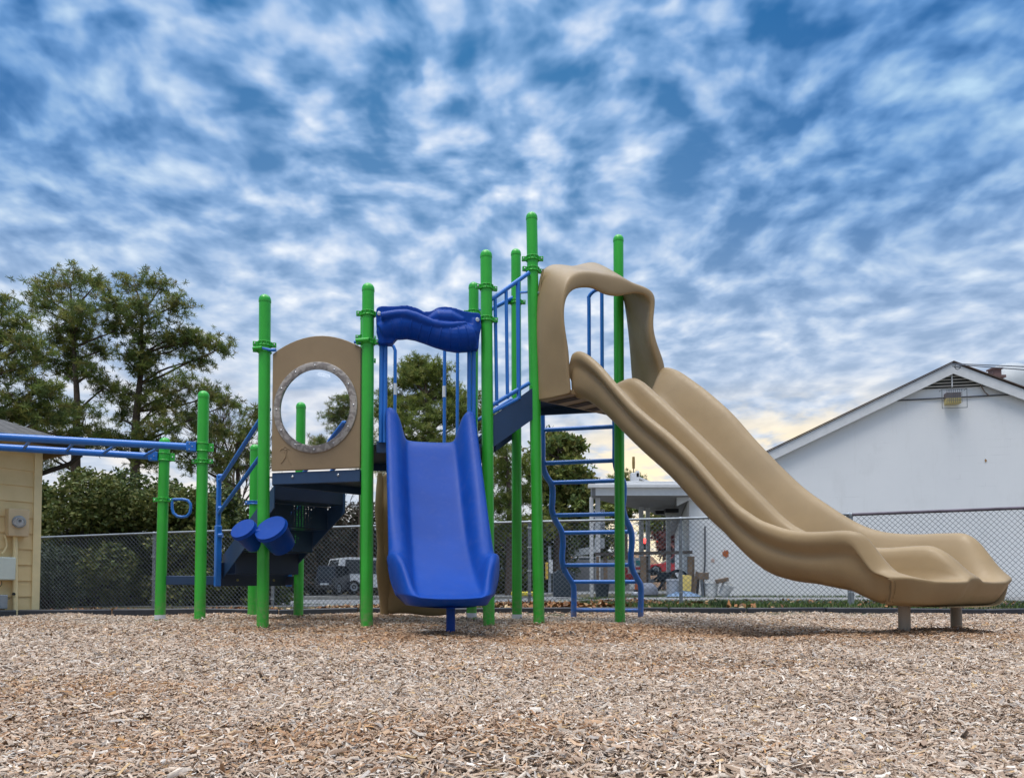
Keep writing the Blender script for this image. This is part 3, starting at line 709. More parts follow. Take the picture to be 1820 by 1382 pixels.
# ---- barriers and posts round the blue slide
HD = {}
P6, P8, P7, P9 = (Vector((*BASE[k].xy, 0)) for k in ('P6', 'P8', 'P7', 'P9'))
sx_ = (P8-P6).normalized(); sf = Vector((sx_.y, -sx_.x, 0))          # sf: towards the viewer
def col(u, off):
    a = P6+sf*off; b = P8+sf*off; p, s = RP(u, 700, a, b); return Vector((p.x, p.y, 0))
for us in ((677.5, 684.5), (834, 842)):
    m = MB()
    for u in us: q = col(u, .0); m.tube([q+Vector((0, 0, H2-.02)), q+Vector((0, 0, P(u, 612, 7.9).z+.12))], .024, 12)
    m.build_each('entry_upright', MT['blue'], PS)
def colb(u): p, s = RP(u, 700, P7, P9); return Vector((p.x, p.y, 0))
zt_ = P(702, 612, 9.1).z
q = colb(702); q2 = colb(664)
MB().tube([q2+Vector((0, 0, H2+.05)), q+Vector((-.01, 0, H2+.05)), q+Vector((0, 0, H2+.1)), q+Vector((0, 0, zt_-.08)), q+Vector((-.02, 0, zt_-.03)), q+Vector((-.06, 0, zt_)), q2+Vector((0, 0, zt_))], .021, 12).build('back_rail', MT['blue'], PS)
for u in (790, 813):
    q = colb(u); MB().tube([q+Vector((0, 0, H2-.06)), q+Vector((0, 0, P(u, 596, 9.2).z))], .021, 12).build('back_rail', MT['blue'], PS)
MB().tube([colb(788)+Vector((0, 0, P(790, 596, 9.2).z)), colb(842)+Vector((0, 0, P(790, 596, 9.2).z))], .021, 12).build('back_rail', MT['blue'], PS)
for u in (703, 790):
    q = colb(u-.6); MB().tube([q+Vector((0, 0, P(u, 704, 9.15).z)), q+Vector((0, 0, P(u, 684, 9.15).z))], .0235, 12).build('warning_sticker', MT['sticker'], PS)

# ---- blue hood
def hp(u, v, off=.0):
    p, s = RP(u, v, P6+sf*off, P8+sf*off); return p
out = [(669, 556), (672, 553), (680, 551), (703, 551.5), (715, 550), (724, 550), (742, 555), (752, 561), (765, 560), (778, 553), (790, 552), (805, 554), (820, 559), (838, 562.5), (849, 563), (852, 568), (852.5, 590), (850, 602), (848, 626), (838, 627), (828, 625.5), (812, 624.5), (797, 624.5), (780, 620.5), (765, 614), (752, 607), (742, 602.5), (730, 600), (717, 600.5), (706, 605), (700, 612), (697, 616.5), (680, 616.5), (672, 616), (673, 606), (669.5, 590), (668.5, 575)]
m = MB(); m.plate([hp(u, v, -.02) for u, v in out], .13, sf)
cen = [(676, 590), (690, 584), (706, 581), (724, 580), (742, 584), (760, 590), (778, 596), (796, 600), (812, 601), (828, 600), (842, 597)]
rad = [.085, .115, .135, .135, .13, .13, .135, .145, .155, .155, .12]
m.tube([hp(u, v, .08) for u, v in cen], rad, 20, squash=1.0)
sw = [(677, 562), (692, 560), (708, 558.5), (722, 559), (738, 564), (752, 570), (768, 576), (784, 579), (800, 580), (816, 578), (829, 574)]
m.tube([hp(u, v, .175) for u, v in sw], [.04, .045, .05, .055, .058, .056, .052, .05, .048, .042, .02], 16)
m.tube([hp(762, 572, .08), hp(780, 566, .09), hp(800, 567, .09), (hp(822, 572, .08))], [.05, .09, .09, .05], 16)
m.tube([hp(842, 568, .08), hp(842, 590, .09), hp(838, 618, .08)], [.04, .06, .05], 14)
m.tube([hp(679, 562, .08), hp(677, 590, .08), hp(683, 612, .07)], [.04, .05, .05], 14)
hood = m.build('slide_hood', MT['slideblue'], PS, smooth=0)
fix_normals(hood)
rm = hood.modifiers.new('remesh', 'REMESH'); rm.mode = 'VOXEL'; rm.voxel_size = .009; rm.use_smooth_shade = True
smm = hood.modifiers.new('smooth', 'SMOOTH'); smm.factor = .5; smm.iterations = 4
m = MB()
for i in range(1, 10):
    f = .5+i*.95; k = int(f); a = Vector(hp(*cen[k], .08)); b = Vector(hp(*cen[min(k+1, 10)], .08)); c = a+(b-a)*(f-k); t_ = (b-a).normalized(); n = t_.cross(sf).normalized(); rr = rad[k]+(rad[min(k+1, 10)]-rad[k])*(f-k)
    if n.z < 0: n = -n
    m.tube([c+(sf*math.cos(a_)+n*math.sin(a_))*(rr-.002) for a_ in np.linspace(-1.35, .62, 12)], .009, 8)
m.build_each('hood_rib', MT['slideblue'], hood)
m = MB()
for u, v in ((674, 557), (848.5, 568)): m.lathe([(.024, 0), (.022, .006), (.01, .010)], hp(u, v, .113), sf, 14)
m.build_each('bolt', MT['steel'], hood)

# ---- slides
def catm(tab, w=.02):
    xs_ = [a for a, b in tab]; ys_ = [b for a, b in tab]
    def f(s): 
        return float(np.interp(s, xs_, ys_))
    def sm(s, w=w): return sum(f(s+k*w) for k in (-2, -1, 0, 1, 2))/5
    return sm
def slide(name, cA_, D, Wv, Lg, half, hN, hF, hb, hm, hu, mat, n=64, s1=1.0, flare=None, round_=.07, parent=None, bedw=.68, lip=None, boxy=0.0, railw=.13, rmax=.12, farpull=1.0, farwide=0.0, sr=.5, byeff=True):
    V = []; K = None; sr = sr*s1; ri = 1-railw
    def eff(s, c):
        e = max(0.0, (s-sr)/(s1-sr)); q = min(1.0, abs(c)/1.016); return s - e*e*round_*(1-math.sqrt(max(0, 1-q**3.2)))*(farpull if c > 0 else 1)
    def prof(s):
        N_, F_ = (hN(eff(s, 1)), hF(eff(s, 1))) if byeff else (hN(s), hF(s)); b_, u_ = hb(s), hu(eff(s, 1)); mm_ = hm(s) if hm else None
        u_ = min(u_, b_-.03); hw = half*(flare(s) if flare else 1); e = max(0.0, (s-sr)/(s1-sr)); bx = max(0, 1-s/.08)*boxy
        rN = min(rmax, max(.02, (N_-b_)*.42)); rF = min(rmax, max(.02, (F_-b_)*.42)); be = lambda c: b_
        oe = e*e*e
        L1 = [(-.80-.17*bx+.02*oe, u_), (-.92-.05*bx+.05*oe, u_+.45*(N_-rN-u_)), (-.93-.05*bx-.01*oe, N_-rN*1.6), (-.885-.09*bx-.075*oe, N_-rN*1.20), (-.98, N_-rN*.92), (-1.03, N_-rN*.48), (-.985, N_-.008), (-(ri+.985)/2, N_), (-ri, N_-rN*.40), (-(bedw+ri)/2-.015, b_+.50*(N_-b_)), (-(bedw+.055), b_+.12*(N_-b_)), (-bedw, b_+.006), (-bedw*.75, b_)]
        if hm: mid = [(-.25, b_+.004), (-.145, b_+.12*(mm_-b_)), (-.115, b_+.75*(mm_-b_)), (-.05, mm_), (.05, mm_), (.115, b_+.75*(mm_-b_)), (.145, b_+.12*(mm_-b_)), (.25, b_+.004)]
        else: mid = [(-.2, b_-.004), (.2, b_-.004)]
        L2 = [(bedw*.75, b_), (bedw, b_+.006), (bedw+.055, b_+.12*(F_-b_)), ((bedw+ri)/2+.015, b_+.50*(F_-b_)), (ri, F_-rF*.40), ((ri+.985)/2, F_), (.985, F_-.008), (1.03, F_-rF*.48), (.98, F_-rF*.92), (.885+.09*bx+.075*oe, F_-rF*1.20), (.93+.05*bx+.01*oe, F_-rF*1.6), (.92+.05*bx-.05*oe, u_+.45*(F_-rF-u_)), (.80+.17*bx-.02*oe, u_), (.3, u_-.01), (-.3, u_-.01)]
        lp_ = L1+mid+L2
        if farwide: lp_ = [(c*(1+farwide*e**4) if c > 0 else c, z) for c, z in lp_]
        return lp_, hw
    def cpl(k, c): return math.copysign(1.016, c) if (k < 4 or K-6 <= k <= K-3) else c
    def put_(lp, s, hw, z=None):
        for k, (c, zz) in enumerate(lp):
            p = cA_ + D*(eff(s, cpl(k, c))*Lg) + Wv*(c*hw); V.append(Vector((p.x, p.y, zz if z is None else z)))
    s0_ = -.012*boxy; lp, hw = prof(0); K = len(lp); put_(lp, s0_, hw, hu(0)+.0); put_(lp, s0_, hw)
    for i in range(1, n+1):
        s = s1*i/n; lp, hw = prof(s); put_(lp, s, hw)
    # lip: a rounded edge, then a face falling back to the underside
    def front(f, back):
        u0 = lp[0][1]
        for k, (c, zz) in enumerate(lp):
            c2 = c*(1-(1-.78/max(abs(c), .78))*(1-f)); p = cA_ + D*((eff(s1, cpl(k, c))-back)*Lg) + Wv*(c2*hw)
            V.append(Vector((p.x, p.y, u0+(zz-u0)*f)))
    front(.93, -.001); front(.75, .003); front(.45, .012); front(.15, .026); front(0, .030)
    m = MB(); nl = len(V)//K
    fs = [(a*K+k, a*K+(k+1) % K, (a+1)*K+(k+1) % K, (a+1)*K+k) for a in range(nl-1) for k in range(K)]
    fs.append(tuple(range(K-1, -1, -1))); fs.append(tuple((nl-1)*K+k for k in range(K)))
    m.add(V, fs); o = m.build(name, mat, parent, smooth=180, subsurf=1); fix_normals(o); return o

# blue slide
A0 = (P6+P8)/2+Vector((.0, 0, 0)); E0 = Vector((*P(803, 1060, 5.72).xy, 0)); D0 = (E0-A0); Lb = D0.length; D0.normalize(); W0 = Vector((-D0.y, D0.x, 0))
if W0.x < 0: W0 = -W0
hb = catm([(-.1, H2+.0), (0, H2), (.05, H2-.01), (.10, H2-.09), (.2, H2-.34), (.35, H2-.75), (.5, 1.18-.31), (.65, .62), (.76, .50), (.86, .42), (.94, .350), (1.0, .352)])
rb = catm([(-.1, H2+.12), (0, H2+.24), (.012, H2+.31), (.03, H2+.34), (.06, H2+.335), (.09, H2+.28), (.13, H2+.16), (.22, H2-.10), (.36, H2-.49), (.5, 1.12), (.62, .87), (.70, .75), (.76, .72), (.82, .735), (.88, .66), (.94, .48), (1.0, .375)], .008)
ub = catm([(-.1, H2-.12), (0, H2-.12), (.1, H2-.2), (.35, H2-.88), (.5, .76), (.65, .44), (.76, .34), (.86, .21), (1.0, .17)])
fl = catm([(0, 1.0), (.5, .98), (.7, .98), (.8, 1.02), (.88, 1.01), (.94, .95), (1.0, .86)])
bs = slide('blue_slide', A0+sf*.02, D0, W0, Lb, .468, rb, rb, hb, None, ub, MT['slideblue'], 60, 1.0, fl, .25, PS, bedw=.52, railw=.26, rmax=.13, sr=.4, byeff=False)
lg = A0+D0*(Lb*.90); lg = Vector((*P(801, 1100, 6.02).xy, 0))
MB().tube([(lg.x, lg.y, -.05), (lg.x, lg.y, .36)], .037, 20).build('support_leg', MT['slideblue'], bs)

# tan double slide
AN = Vector((.655, 8.03, 0)); Dt = Vector((2.18, -2.45, 0)); Lt = Dt.length; Dn = Dt.normalized(); AF = AN+Vector((1.165, .70, 0)); Wt = (AF-AN); halfT = Wt.length/2; Wt.normalize()
def tabN(lst, A_, zoff=0):
    r = []
    for u, v in lst:
        p, s = RP(u, v, A_, A_+Dt); r.append((s, p.z+zoff))
    r.sort(); return r
topN = [(1018, 621), (1030, 622), (1039, 626), (1061, 645), (1091, 680), (1121, 714), (1150, 739), (1182, 764), (1228, 806), (1273, 858), (1304, 893), (1349, 923), (1400, 939), (1440, 943), (1473, 942), (1517, 939), (1541, 942), (1558, 952), (1571, 971), (1580, 993), (1602, 1017), (1643, 1032)]
topF = [(1182, 651), (1200, 654), (1213, 660), (1258, 692), (1304, 732), (1349, 784), (1404, 840), (1438, 871), (1507, 917), (1541, 935), (1575, 945), (1626, 948), (1677, 945.5), (1728, 945), (1752, 953), (1769, 973), (1779, 1000), (1789, 1026)]
rdg = [(1103, 680), (1122, 669), (1134, 670), (1152, 685), (1213, 741), (1273, 799), (1334, 860), (1365, 891), (1398, 925), (1440, 948), (1500, 968), (1573, 973), (1643, 967), (1677, 970), (1700, 990), (1720, 1030)]
und = [(1045, 722), (1058, 732), (1121, 796), (1182, 850), (1243, 923), (1334, 1000), (1370, 1012), (1455, 1038), (1517, 1047), (1541, 1061), (1558, 1078), (1640, 1078)]
Nn = Wt*0
tN = tabN(topN, AN); sEnd = tN[-1][0]
AFw = AF; tF = tabN(topF, AF); tM = tabN(rdg, AN+(AF-AN)*.5); tU = tabN(und, AN+Wt*.09)
S1 = 1.08
tN = [(s, z) for s, z in tN if s <= 1.02]; tF = [(s, z) for s, z in tF if s <= 1.03]
lipz = .485
tN2 = [q for q in tN if q[0] < .985]+[(1.0, .60), (1.08, lipz)]; tF2 = [q for q in tF if q[0] < 1.0]+[(1.03, .64), (1.055, lipz+.02), (1.08, lipz)]
hNf = catm([(-.2, tN[0][1]), (-.0, tN[0][1]-.02)]+tN2, .009); hFf = catm([(-.2, tF[0][1]), (0, tF[0][1])]+tF2, .012)
fM_ = catm([(-.2, tM[2][1]-.1), (-.03, tM[2][1]-.04)]+[(s, z) for s, z in tM if s > 0.0 and s < 1.03]+[(1.05, .60), (S1, lipz)], .014)
tb = [(-.1, H3-.10), (0, H3-.10), (.05, H3-.13)]
for s in (.10, .15, .2, .25, .3, .35, .4, .45, .5, .55, .6, .65, .7): tb.append((s, min(hNf(s)-.18, fM_(s)-.38, hFf(s)-.2)))
tb = [(s, z) for s, z in tb]
for i in range(3, len(tb)): tb[i] = (tb[i][0], min(tb[i][1], tb[i-1][1]-.02))
tb += [(.78, .50), (.88, .43), (.96, .42), (1.02, .45), (S1, lipz)]
_hb = catm(tb)
def hmT(s): return max(fM_(s), _hb(s)+.012)
tU = [(s, z) for s, z in tU]
fU_ = catm([(-.2, P(1010, 700, 8.05).z), (.0, P(1010, 700, 8.05).z)]+[q for q in tU if q[0] > .04 and q[0] < .99]+[(1.0, tU[-1][1]), (S1, tU[-1][1])])
flT = catm([(0, 1), (.7, 1.0), (.85, 1.02), (.95, 1.035), (1.03, 1.03), (S1, 1.0)])
cA = AN+(AF-AN)*.5
try:
    open('/tmp/dbg.txt', 'w').write('\n'.join('%.2f N%.2f F%.2f M%.2f B%.2f U%.2f' % (s, hNf(s), hFf(s), hmT(s), _hb(s), fU_(s)) for s in np.linspace(0, S1, 20))+'\n'+str(tM)+'\n'+str((H1, H2, H3)))
except Exception: pass
ts = slide('double_slide', cA, Dn, Wt, Lt, halfT, hNf, hFf, _hb, hmT, fU_, MT['tan'], 90, S1, flT, .085, PS, bedw=.62, boxy=1.0, rmax=.16, farpull=.25, farwide=.05)
for u, v0, y in ((1608, 1130, 5.85), (1700, 1118, 6.42)):
    q = P(u, v0, y); m = MB().tube([(q.x, q.y, -.05), (q.x, q.y, .37)], .0445, 24)
    m.lathe([(.10, .325), (.10, .345)], (q.x, q.y, 0)); m.build('support_leg', simple('tan_leg_paint', (.30, .25, .19), .5), ts)

# tan hood
P11 = Vector((*at('P11', 3.2).xy, 0)); P12 = Vector((*at('P12', 3.2).xy, 0))
hx = (P12-P11).normalized(); hf = Vector((hx.y, -hx.x, 0))
BA = P11+hf*.03; BB = P12+hf*.03
S = [ # front inner, front outer, back
 ((1016, 698), (1010, 700), (952, 713)), ((1016, 696), (1010, 698), (952, 711)), ((1014, 680), (1009, 682), (952, 696)), ((1014, 650), (1005, 650), (951, 662)), ((1012, 618), (1004, 618), (949, 610)), ((1005, 585), (998, 580), (949, 570)), ((1003, 555), (996, 548), (951, 530)),
 ((1006, 534), (1000, 514), (955, 496)), ((1018, 519), (1010, 486), (961, 474)), ((1036, 516), (1034, 477), (982, 464)), ((1056, 516), (1058, 479), (1010, 473)), ((1069, 528), (1076, 482), (1032, 466)), ((1088, 534), (1094, 485), (1054, 460)),
 ((1104, 533), (1110, 489), (1074, 474)), ((1124, 524), (1126, 501), (1084, 492)), ((1142, 524), (1148, 507), (1098, 500)), ((1153, 532), (1163, 517), (1106, 512)), ((1156, 548), (1167, 532), (1110, 532)),
 ((1154, 572), (1163, 556), (1114, 556)), ((1153, 596), (1162, 582), (1117, 580)), ((1158, 622), (1169, 608), (1120, 607)), ((1166, 645), (1178, 630), (1122, 636)), ((1172, 664), (1184, 650), (1124, 668)), ((1172, 690), (1184, 680), (1128, 700)), ((1172, 700), (1183, 692), (1130, 712)), ((1172, 703), (1183, 695), (1130, 715))]
FA, FB = AN, AF
rings = []
for fi, fo, bk in S:
    pi, _ = RP(*fi, FA, FB); po, _ = RP(*fo, FA, FB); pb_, _ = RP(*bk, BA, BB)
    th = (po-pi); tl = th.length; th = th/max(tl, 1e-4)
    tin = th*min(.06, tl); 
    rings.append([pb_, pb_+(po-pb_)*.5+th*.0, po-hf*.03, po+hf*.012-th*tl*.15, pi+hf*.012+th*tl*.25, pi-hf*.02, pb_+(po-pb_)*.45-tin, pb_-tin])
m = MB(); K = 8
V = [p for r_ in rings for p in r_]
fs = [(i*K+k, i*K+(k+1) % K, (i+1)*K+(k+1) % K, (i+1)*K+k) for i in range(len(rings)-1) for k in range(K)]
fs += [tuple(range(K-1, -1, -1)), tuple((len(rings)-1)*K+k for k in range(K))]
m.add(V, fs); th_ = m.build('tan_slide_hood', MT['tan'], PS, smooth=180, subsurf=2); fix_normals(th_)
# moulded crease on the left side wall
hs = lambda u, v, f: (RP(u, v, BA+(FA-BA)*1.0, BA)[0] if False else None)
Lw0, Lw1 = BA+hf*-.01, FA
m = MB(); pts = [(966, 478), (961, 500), (960, 540), (962, 580), (968, 615), (977, 645), (988, 672), (1000, 698)]
m.tube([RP(u, v, (Lw0.x-.018, Lw0.y), (Lw1.x-.018, Lw1.y))[0] for u, v in pts], .007, 8); m.build('moulded_seam', MT['tan'], th_)
m = MB(); nL = Vector((hf.y, -hf.x, 0)); nL = nL if nL.x < 0 else -nL
for u, v in ((1009, 690), (1003, 632), (957, 520)): m.lathe([(.016, 0), (.015, .005), (.006, .008)], RP(u, v, (Lw0.x-.016, Lw0.y), (Lw1.x-.016, Lw1.y))[0], nL, 12)
m.build_each('bolt', MT['steel'], th_)
# plastic threshold under the hood; slots are dark strips, shade put into their colour
h0 = P(955, 711, 8.3).z; a, b, c, d = BA+hx*.03, FA+hx*.0, FA+(FB-FA)*.92, BB-hx*.05
m = MB().plate([Vector((*q.xy, h0)) for q in (a, b, c, d)], .05, (0, 0, 1)); thr = m.build('slide_threshold', MT['tan'], PS, bevel=.004)
m = MB()
for f in (.14, .36, .58, .80):
    q0 = a+(d-a)*f; q1 = b+(c-b)*f; e_ = (c-b)*.055
    q0, q1 = q0+(q1-q0)*.08, q0+(q1-q0)*.92
    m.plate([Vector((*q.xy, h0-.003)) for q in (q0-e_, q1-e_, q1+e_, q0+e_)], .003, (0, 0, -1))
m.build_each('threshold_slot_strip', simple('slot_shade_paint', (.05, .035, .025), .7), thr)

# ---- linking steps between blue-slide deck and top deck
def q8(k, u, v, y): return P(u, v, y)
S8 = Vector((*BASE['P8'].xy, 0)); S11 = Vector((*BASE['P11'].xy, 0)); S9 = Vector((*BASE['P9'].xy, 0)); S10 = Vector((*BASE['P10'].xy, 0))
for a, b, nm in ((S8, S11, 0), (S9, S10, 1)):
    d = b-a; z0t, z1t = H2+.34, H3-.02
    m = MB().plate([a+d*-.25*0+Vector((0, 0, z0t-.06)), b+Vector((0, 0, z1t)), b+Vector((0, 0, z1t-.36)), a+Vector((0, 0, z0t-.40))], .012, Vector((d.y, -d.x, 0))*(1 if nm == 0 else -1)); m.build('step_stringer', MT['navyg'], PS, smooth=0)
for f, hh in ((.30, H2+.24), (.72, H2+.48)):
    a = S8+(S11-S8)*f; b = S9+(S10-S9)*f; e = (S11-S8)*.22
    MB().plate([a-e+Vector((0, 0, hh)), a+e+Vector((0, 0, hh)), b+e+Vector((0, 0, hh)), b-e+Vector((0, 0, hh))], .012, (0, 0, 1)).build('stair_tread', MT['perf'], PS, smooth=0)
# barrier on the near side, between P8 and P11
Ao, Bo = S8+Vector((.0, -.0, 0)), S11
q_ = lambda u, v: RP(u, v, Ao, Bo)[0]
br = MB(); br.tube([q_(872, 532), q_(878, 529), q_(940, 485)], .024, 14); br = br.build('barrier_rail', MT['blue'], PS)
MB().tube([q_(874, 720), q_(940, 681)], .024, 14).build('barrier_rail', MT['blue'], PS)
MB().tube([q_(872, 734), q_(918, 710), q_(921, 707), q_(922, 700)], .022, 14).build('barrier_rail', MT['blue'], PS)
for u1, v1, u2, v2 in ((880, 527, 883, 716), (899.5, 513, 902, 704), (920.5, 499, 922, 705)):
    MB().tube([q_(u1, v1), q_(u2, v2+4)], .0195 if u1 < 910 else .024, 12).build('barrier_bar', MT['blue'], PS)
q9 = lambda u, v: RP(u, v, S9, S10)[0]
MB().tube([q9(850, 552), q9(868, 552), q9(915, 527), q9(922, 522)], .026, 14).build('barrier_rail', MT['blue'], PS)
MB().tube([q9(846, 748), q9(905, 712), q9(919, 706)], .022, 14).build('barrier_rail', MT['blue'], PS)
MB().tube([P(925, 520, 9.0), P(938, 519, 8.7)], .014, 10).build('barrier_rail', MT['blue'], PS)

# ---- wavy ladder behind the top deck
LP = [(963, 735, 9.62), (964, 790, 9.66), (964.5, 826, 9.70), (971, 846, 9.80), (981, 862, 9.92), (982, 885, 9.97), (981, 905, 10.02), (986, 922, 10.12), (998, 944, 10.28), (1000.5, 965, 10.33), (999, 990, 10.38), (1002, 1010, 10.45), (1012, 1028, 10.58), (1019, 1040, 10.65), (1020, 1065, 10.70), (1019.5, 1093, 10.74)]
lw = Vector((.93, -.22, 0))
lp = [P(*a) for a in LP]; lp[-1].z = gz(lp[-1].x, lp[-1].y)-.03
def smooth_path(p, k=4):
    r = []
    for i in range(len(p)-1):
        a, b, c, d = p[max(i-1, 0)], p[i], p[i+1], p[min(i+2, len(p)-1)]
        for j in range(k):
            t_ = j/k; r.append(.5*((2*b)+(c-a)*t_+(2*a-5*b+4*c-d)*t_*t_+(3*b-a-3*c+d)*t_**3))
    r.append(p[-1]); return r
for o_ in (Vector(), lw):
    MB().tube([p+o_ for p in smooth_path(lp)], .041, 16).build('ladder_rail', MT['blue'], PS)
for u, v, y in ((964, 764, 9.64), (965, 823, 9.70), (982, 857.5, 9.92), (983, 915.5, 10.05), (1000, 946.5, 10.29), (1001, 1004, 10.42), (1018, 1033.5, 10.63), (1020, 1083.5, 10.73)):
    p = P(u, v, y); MB().tube([p, p+lw], .028, 14).build('ladder_rung', MT['blue'], PS)
# hand holds at the top of the ladder
zb_ = H3-.03; a = P(1047, 600, 9.36); b = P(1070, 600, 9.33); zt2 = P(1060, 518, 9.35).z
x_ = Vector((.97, -.22, 0))
MB().tube(smooth_path([Vector((a.x, a.y, zb_)), Vector((a.x, a.y, zt2-.2)), Vector((a.x, a.y, zt2-.07)), Vector((a.x, a.y, zt2))+x_*.06, Vector((a.x, a.y, zt2+.02))+x_*.14, Vector((a.x, a.y, zt2+.02))+x_*.33]), .024, 12).build('grab_bar', MT['blue'], PS)
MB().tube([Vector((b.x, b.y, zb_)), Vector((b.x, b.y, zt2+.02))], .024, 12).build('grab_bar', MT['blue'], PS)

# ---- tan climbing wall below the back edge of the blue-slide deck
prof = [(9.30, H2-.1), (9.34, 1.7), (9.32, 1.45), (9.44, 1.2), (9.60, .95), (9.62, .72), (9.80, .5), (9.95, .30), (9.98, .05)]
xa, xb = P(676, 1000, 9.3).x, P(800, 1000, 9.3).x
m = MB(); npf = len(prof); V = []
cols = np.linspace(0, 1, 9)
for c in cols:
    for i, (y_, z_) in enumerate(prof):
        fl_ = -.05*(i/npf) ; x = xa+(xb-xa)*c + (fl_*(1-c)); V.append((x, y_+.03*math.sin(c*9+i*1.3), z_+.02*math.sin(c*7)))
n0 = len(V)
V += [(x, y_+.10, z_) for x, y_, z_ in V]
fs = []
C_ = len(cols)
for c in range(C_-1):
    for i in range(npf-1):
        a = c*npf+i; fs += [(a, a+1, a+1+npf, a+npf), (n0+a, n0+a+npf, n0+a+npf+1, n0+a+1)]
for i in range(npf-1): fs += [(i, n0+i, n0+i+1, i+1), ((C_-1)*npf+i, (C_-1)*npf+i+1, n0+(C_-1)*npf+i+1, n0+(C_-1)*npf+i)]
for c in range(C_-1): fs += [(c*npf, (c+1)*npf, n0+(c+1)*npf, n0+c*npf), (c*npf+npf-1, n0+c*npf+npf-1, n0+(c+1)*npf+npf-1, (c+1)*npf+npf-1)]
m.add(V, fs); cw = m.build('climbing_wall', MT['tan'], PS, smooth=180, subsurf=2); fix_normals(cw)
m = MB(); m.tube([Vector((xa-.02-.05*(i/npf), y_+.05, z_)) for i, (y_, z_) in enumerate(prof)], [.03, .05, .055, .055, .06, .075, .085, .08, .06], 14); m.build('wall_flange', MT['tan'], cw)
# ============================================================ chain link fence
def fence(pts, label, railmat, name='chain_link_fence', rail_r=.022, pitch=.088, hts=None):
    "pts: (x, y, ground z, top z) at every post"
    root = thing(name, (pts[0][0], pts[0][1], pts[0][2]), label, 'fence')
    for x, y, z0, z1 in pts: 
        MB().tube([(x, y+.03, z0-.05), (x, y+.03, z1-.01)], .030, 14).build('fence_post', MT['galv'], root)
        for f in (.25, .72): pass
    m = MB().tube([(x, y, z1) for x, y, z0, z1 in pts], rail_r, 12); m.build('top_rail', railmat, root)
    m = MB()
    for x, y, z0, z1 in pts:
        for f in (.15, .42, .7, .93): m.tube([(x-.04, y-.012, z0+(z1-z0)*f), (x+.04, y-.012, z0+(z1-z0)*f)], .006, 6)
        m.lathe([(.036, -.03), (.036, .01), (.02, .03)], (x, y+.02, z1), None, 12)
    m.build_each('tie_band', MT['galv'], root)
    # woven wires
    dist = [0.0]
    for a, b in zip(pts, pts[1:]): dist.append(dist[-1]+math.hypot(b[0]-a[0], b[1]-a[1]))
    tot = dist[-1]; arr = np.array(pts)
    def at_(d): return np.array([np.interp(d, dist, arr[:, k]) for k in range(4)])
    Vs = []; Fs = []; n = 0; r = .0024
    NZ = 9
    def wire(path):
        nonlocal n
        path = np.array(path); k = len(path)
        for i, p in enumerate(path):
            sg2 = sgn; Vs.extend([(p[0], p[1]-r, p[2]), (p[0]+r*sg2, p[1]+r*.7, p[2]-r), (p[0]-r*sg2, p[1]+r*.7, p[2]+r)])
        for i in range(k-1):
            a = n+i*3; b = a+3
            for q in range(3): Fs.append((a+q, a+(q+1) % 3, b+(q+1) % 3, b+q))
        n += 3*k
    H = 1.56
    for sgn in (1, -1):
        d0 = -H if sgn > 0 else 0; D = d0
        while D < tot+(0 if sgn > 0 else H):
            path = []
            for i in range(NZ+1):
                f = i/NZ; dd = D+sgn*f*H
                if 0 <= dd <= tot:
                    q = at_(dd); z = q[2]+.03+(q[3]-q[2]-.03)*f
                    path.append((q[0], q[1]-.012+sgn*.002, z))
            if len(path) > 1: wire(path)
            D += pitch
    o = npmesh('wire_mesh', np.array(Vs), np.array(Fs), MT['galvdark'], root)
    return root
FP = [(66, 15.2, 955, 0), (273, 14.7, 947, 0), (485, 14.1, 940, 0), (702, 13.6, 933, 0), (941, 13.2, 927, 0), (1210, 12.95, 921, 0), (1509, 12.5, 913.5, 0)]
pts = []
for u, y, vt, _ in FP:
    p = P(u, vt, y); pts.append((p.x, y, gz(p.x, y), p.z))
p = P(-160, 966, 15.9); pts.insert(0, (p.x, 15.9, gz(p.x, 15.9), p.z))
fence(pts, 'long grey chain link fence with pale top rail running from shed to double slide', MT['galv'])
pts = []
for u, y, vt in ((1514, 12.45, 914), (1835, 11.95, 901.5), (2140, 11.45, 888)):
    p = P(u, vt, y); pts.append((p.x, y, gz(p.x, y), p.z))
fence(pts, 'chain link fence section with dark weathered top rail in front of the white building', MT['rustrail'], rail_r=.027)

# ============================================================ yellow shed on the left
t = NT('cream_lap_siding'); f = t.noise(3, 5, .6); t.col(t.ramp(f, [(.3, (.68, .51, .25)), (.7, (.76, .59, .32))])); t.set(Roughness=.7); t.bump(t.noise(120, 3), .15, .003); MT['siding'] = t.m
MT['trimc'] = simple('cream_trim', (.80, .65, .36), .6, .06)
SC = Vector((X(68, 11.05), 11.05, 0)); tw = Vector((-.57, -.82, 0)).normalized(); nw = Vector((.82, -.57, 0)).normalized()*1.0   # nw: outward normal of the wall we see
if nw.dot(Vector((0, -1, 0))) < 0: nw = -nw
bk = -nw
zg = gz(-7.0, 11.0)-.02; ez = P(68, 790, 11.05).z
shed = thing('shed', (SC.x, SC.y, zg), 'cream lap sided shed with grey shingle roof and electric meter beside the fence', 'shed')
m = MB(); LNG = 5.0
m.plate([SC+Vector((0, 0, zg-.1)), SC+tw*LNG+Vector((0, 0, zg-.1)), SC+tw*LNG+bk*4+Vector((0, 0, zg-.1)), SC+bk*4+Vector((0, 0, zg-.1))], ez-zg+.1, (0, 0, 1)); m.build('wall', MT['siding'], shed, smooth=0)
m = MB(); z = zg+.06; k = 0; PL = .232
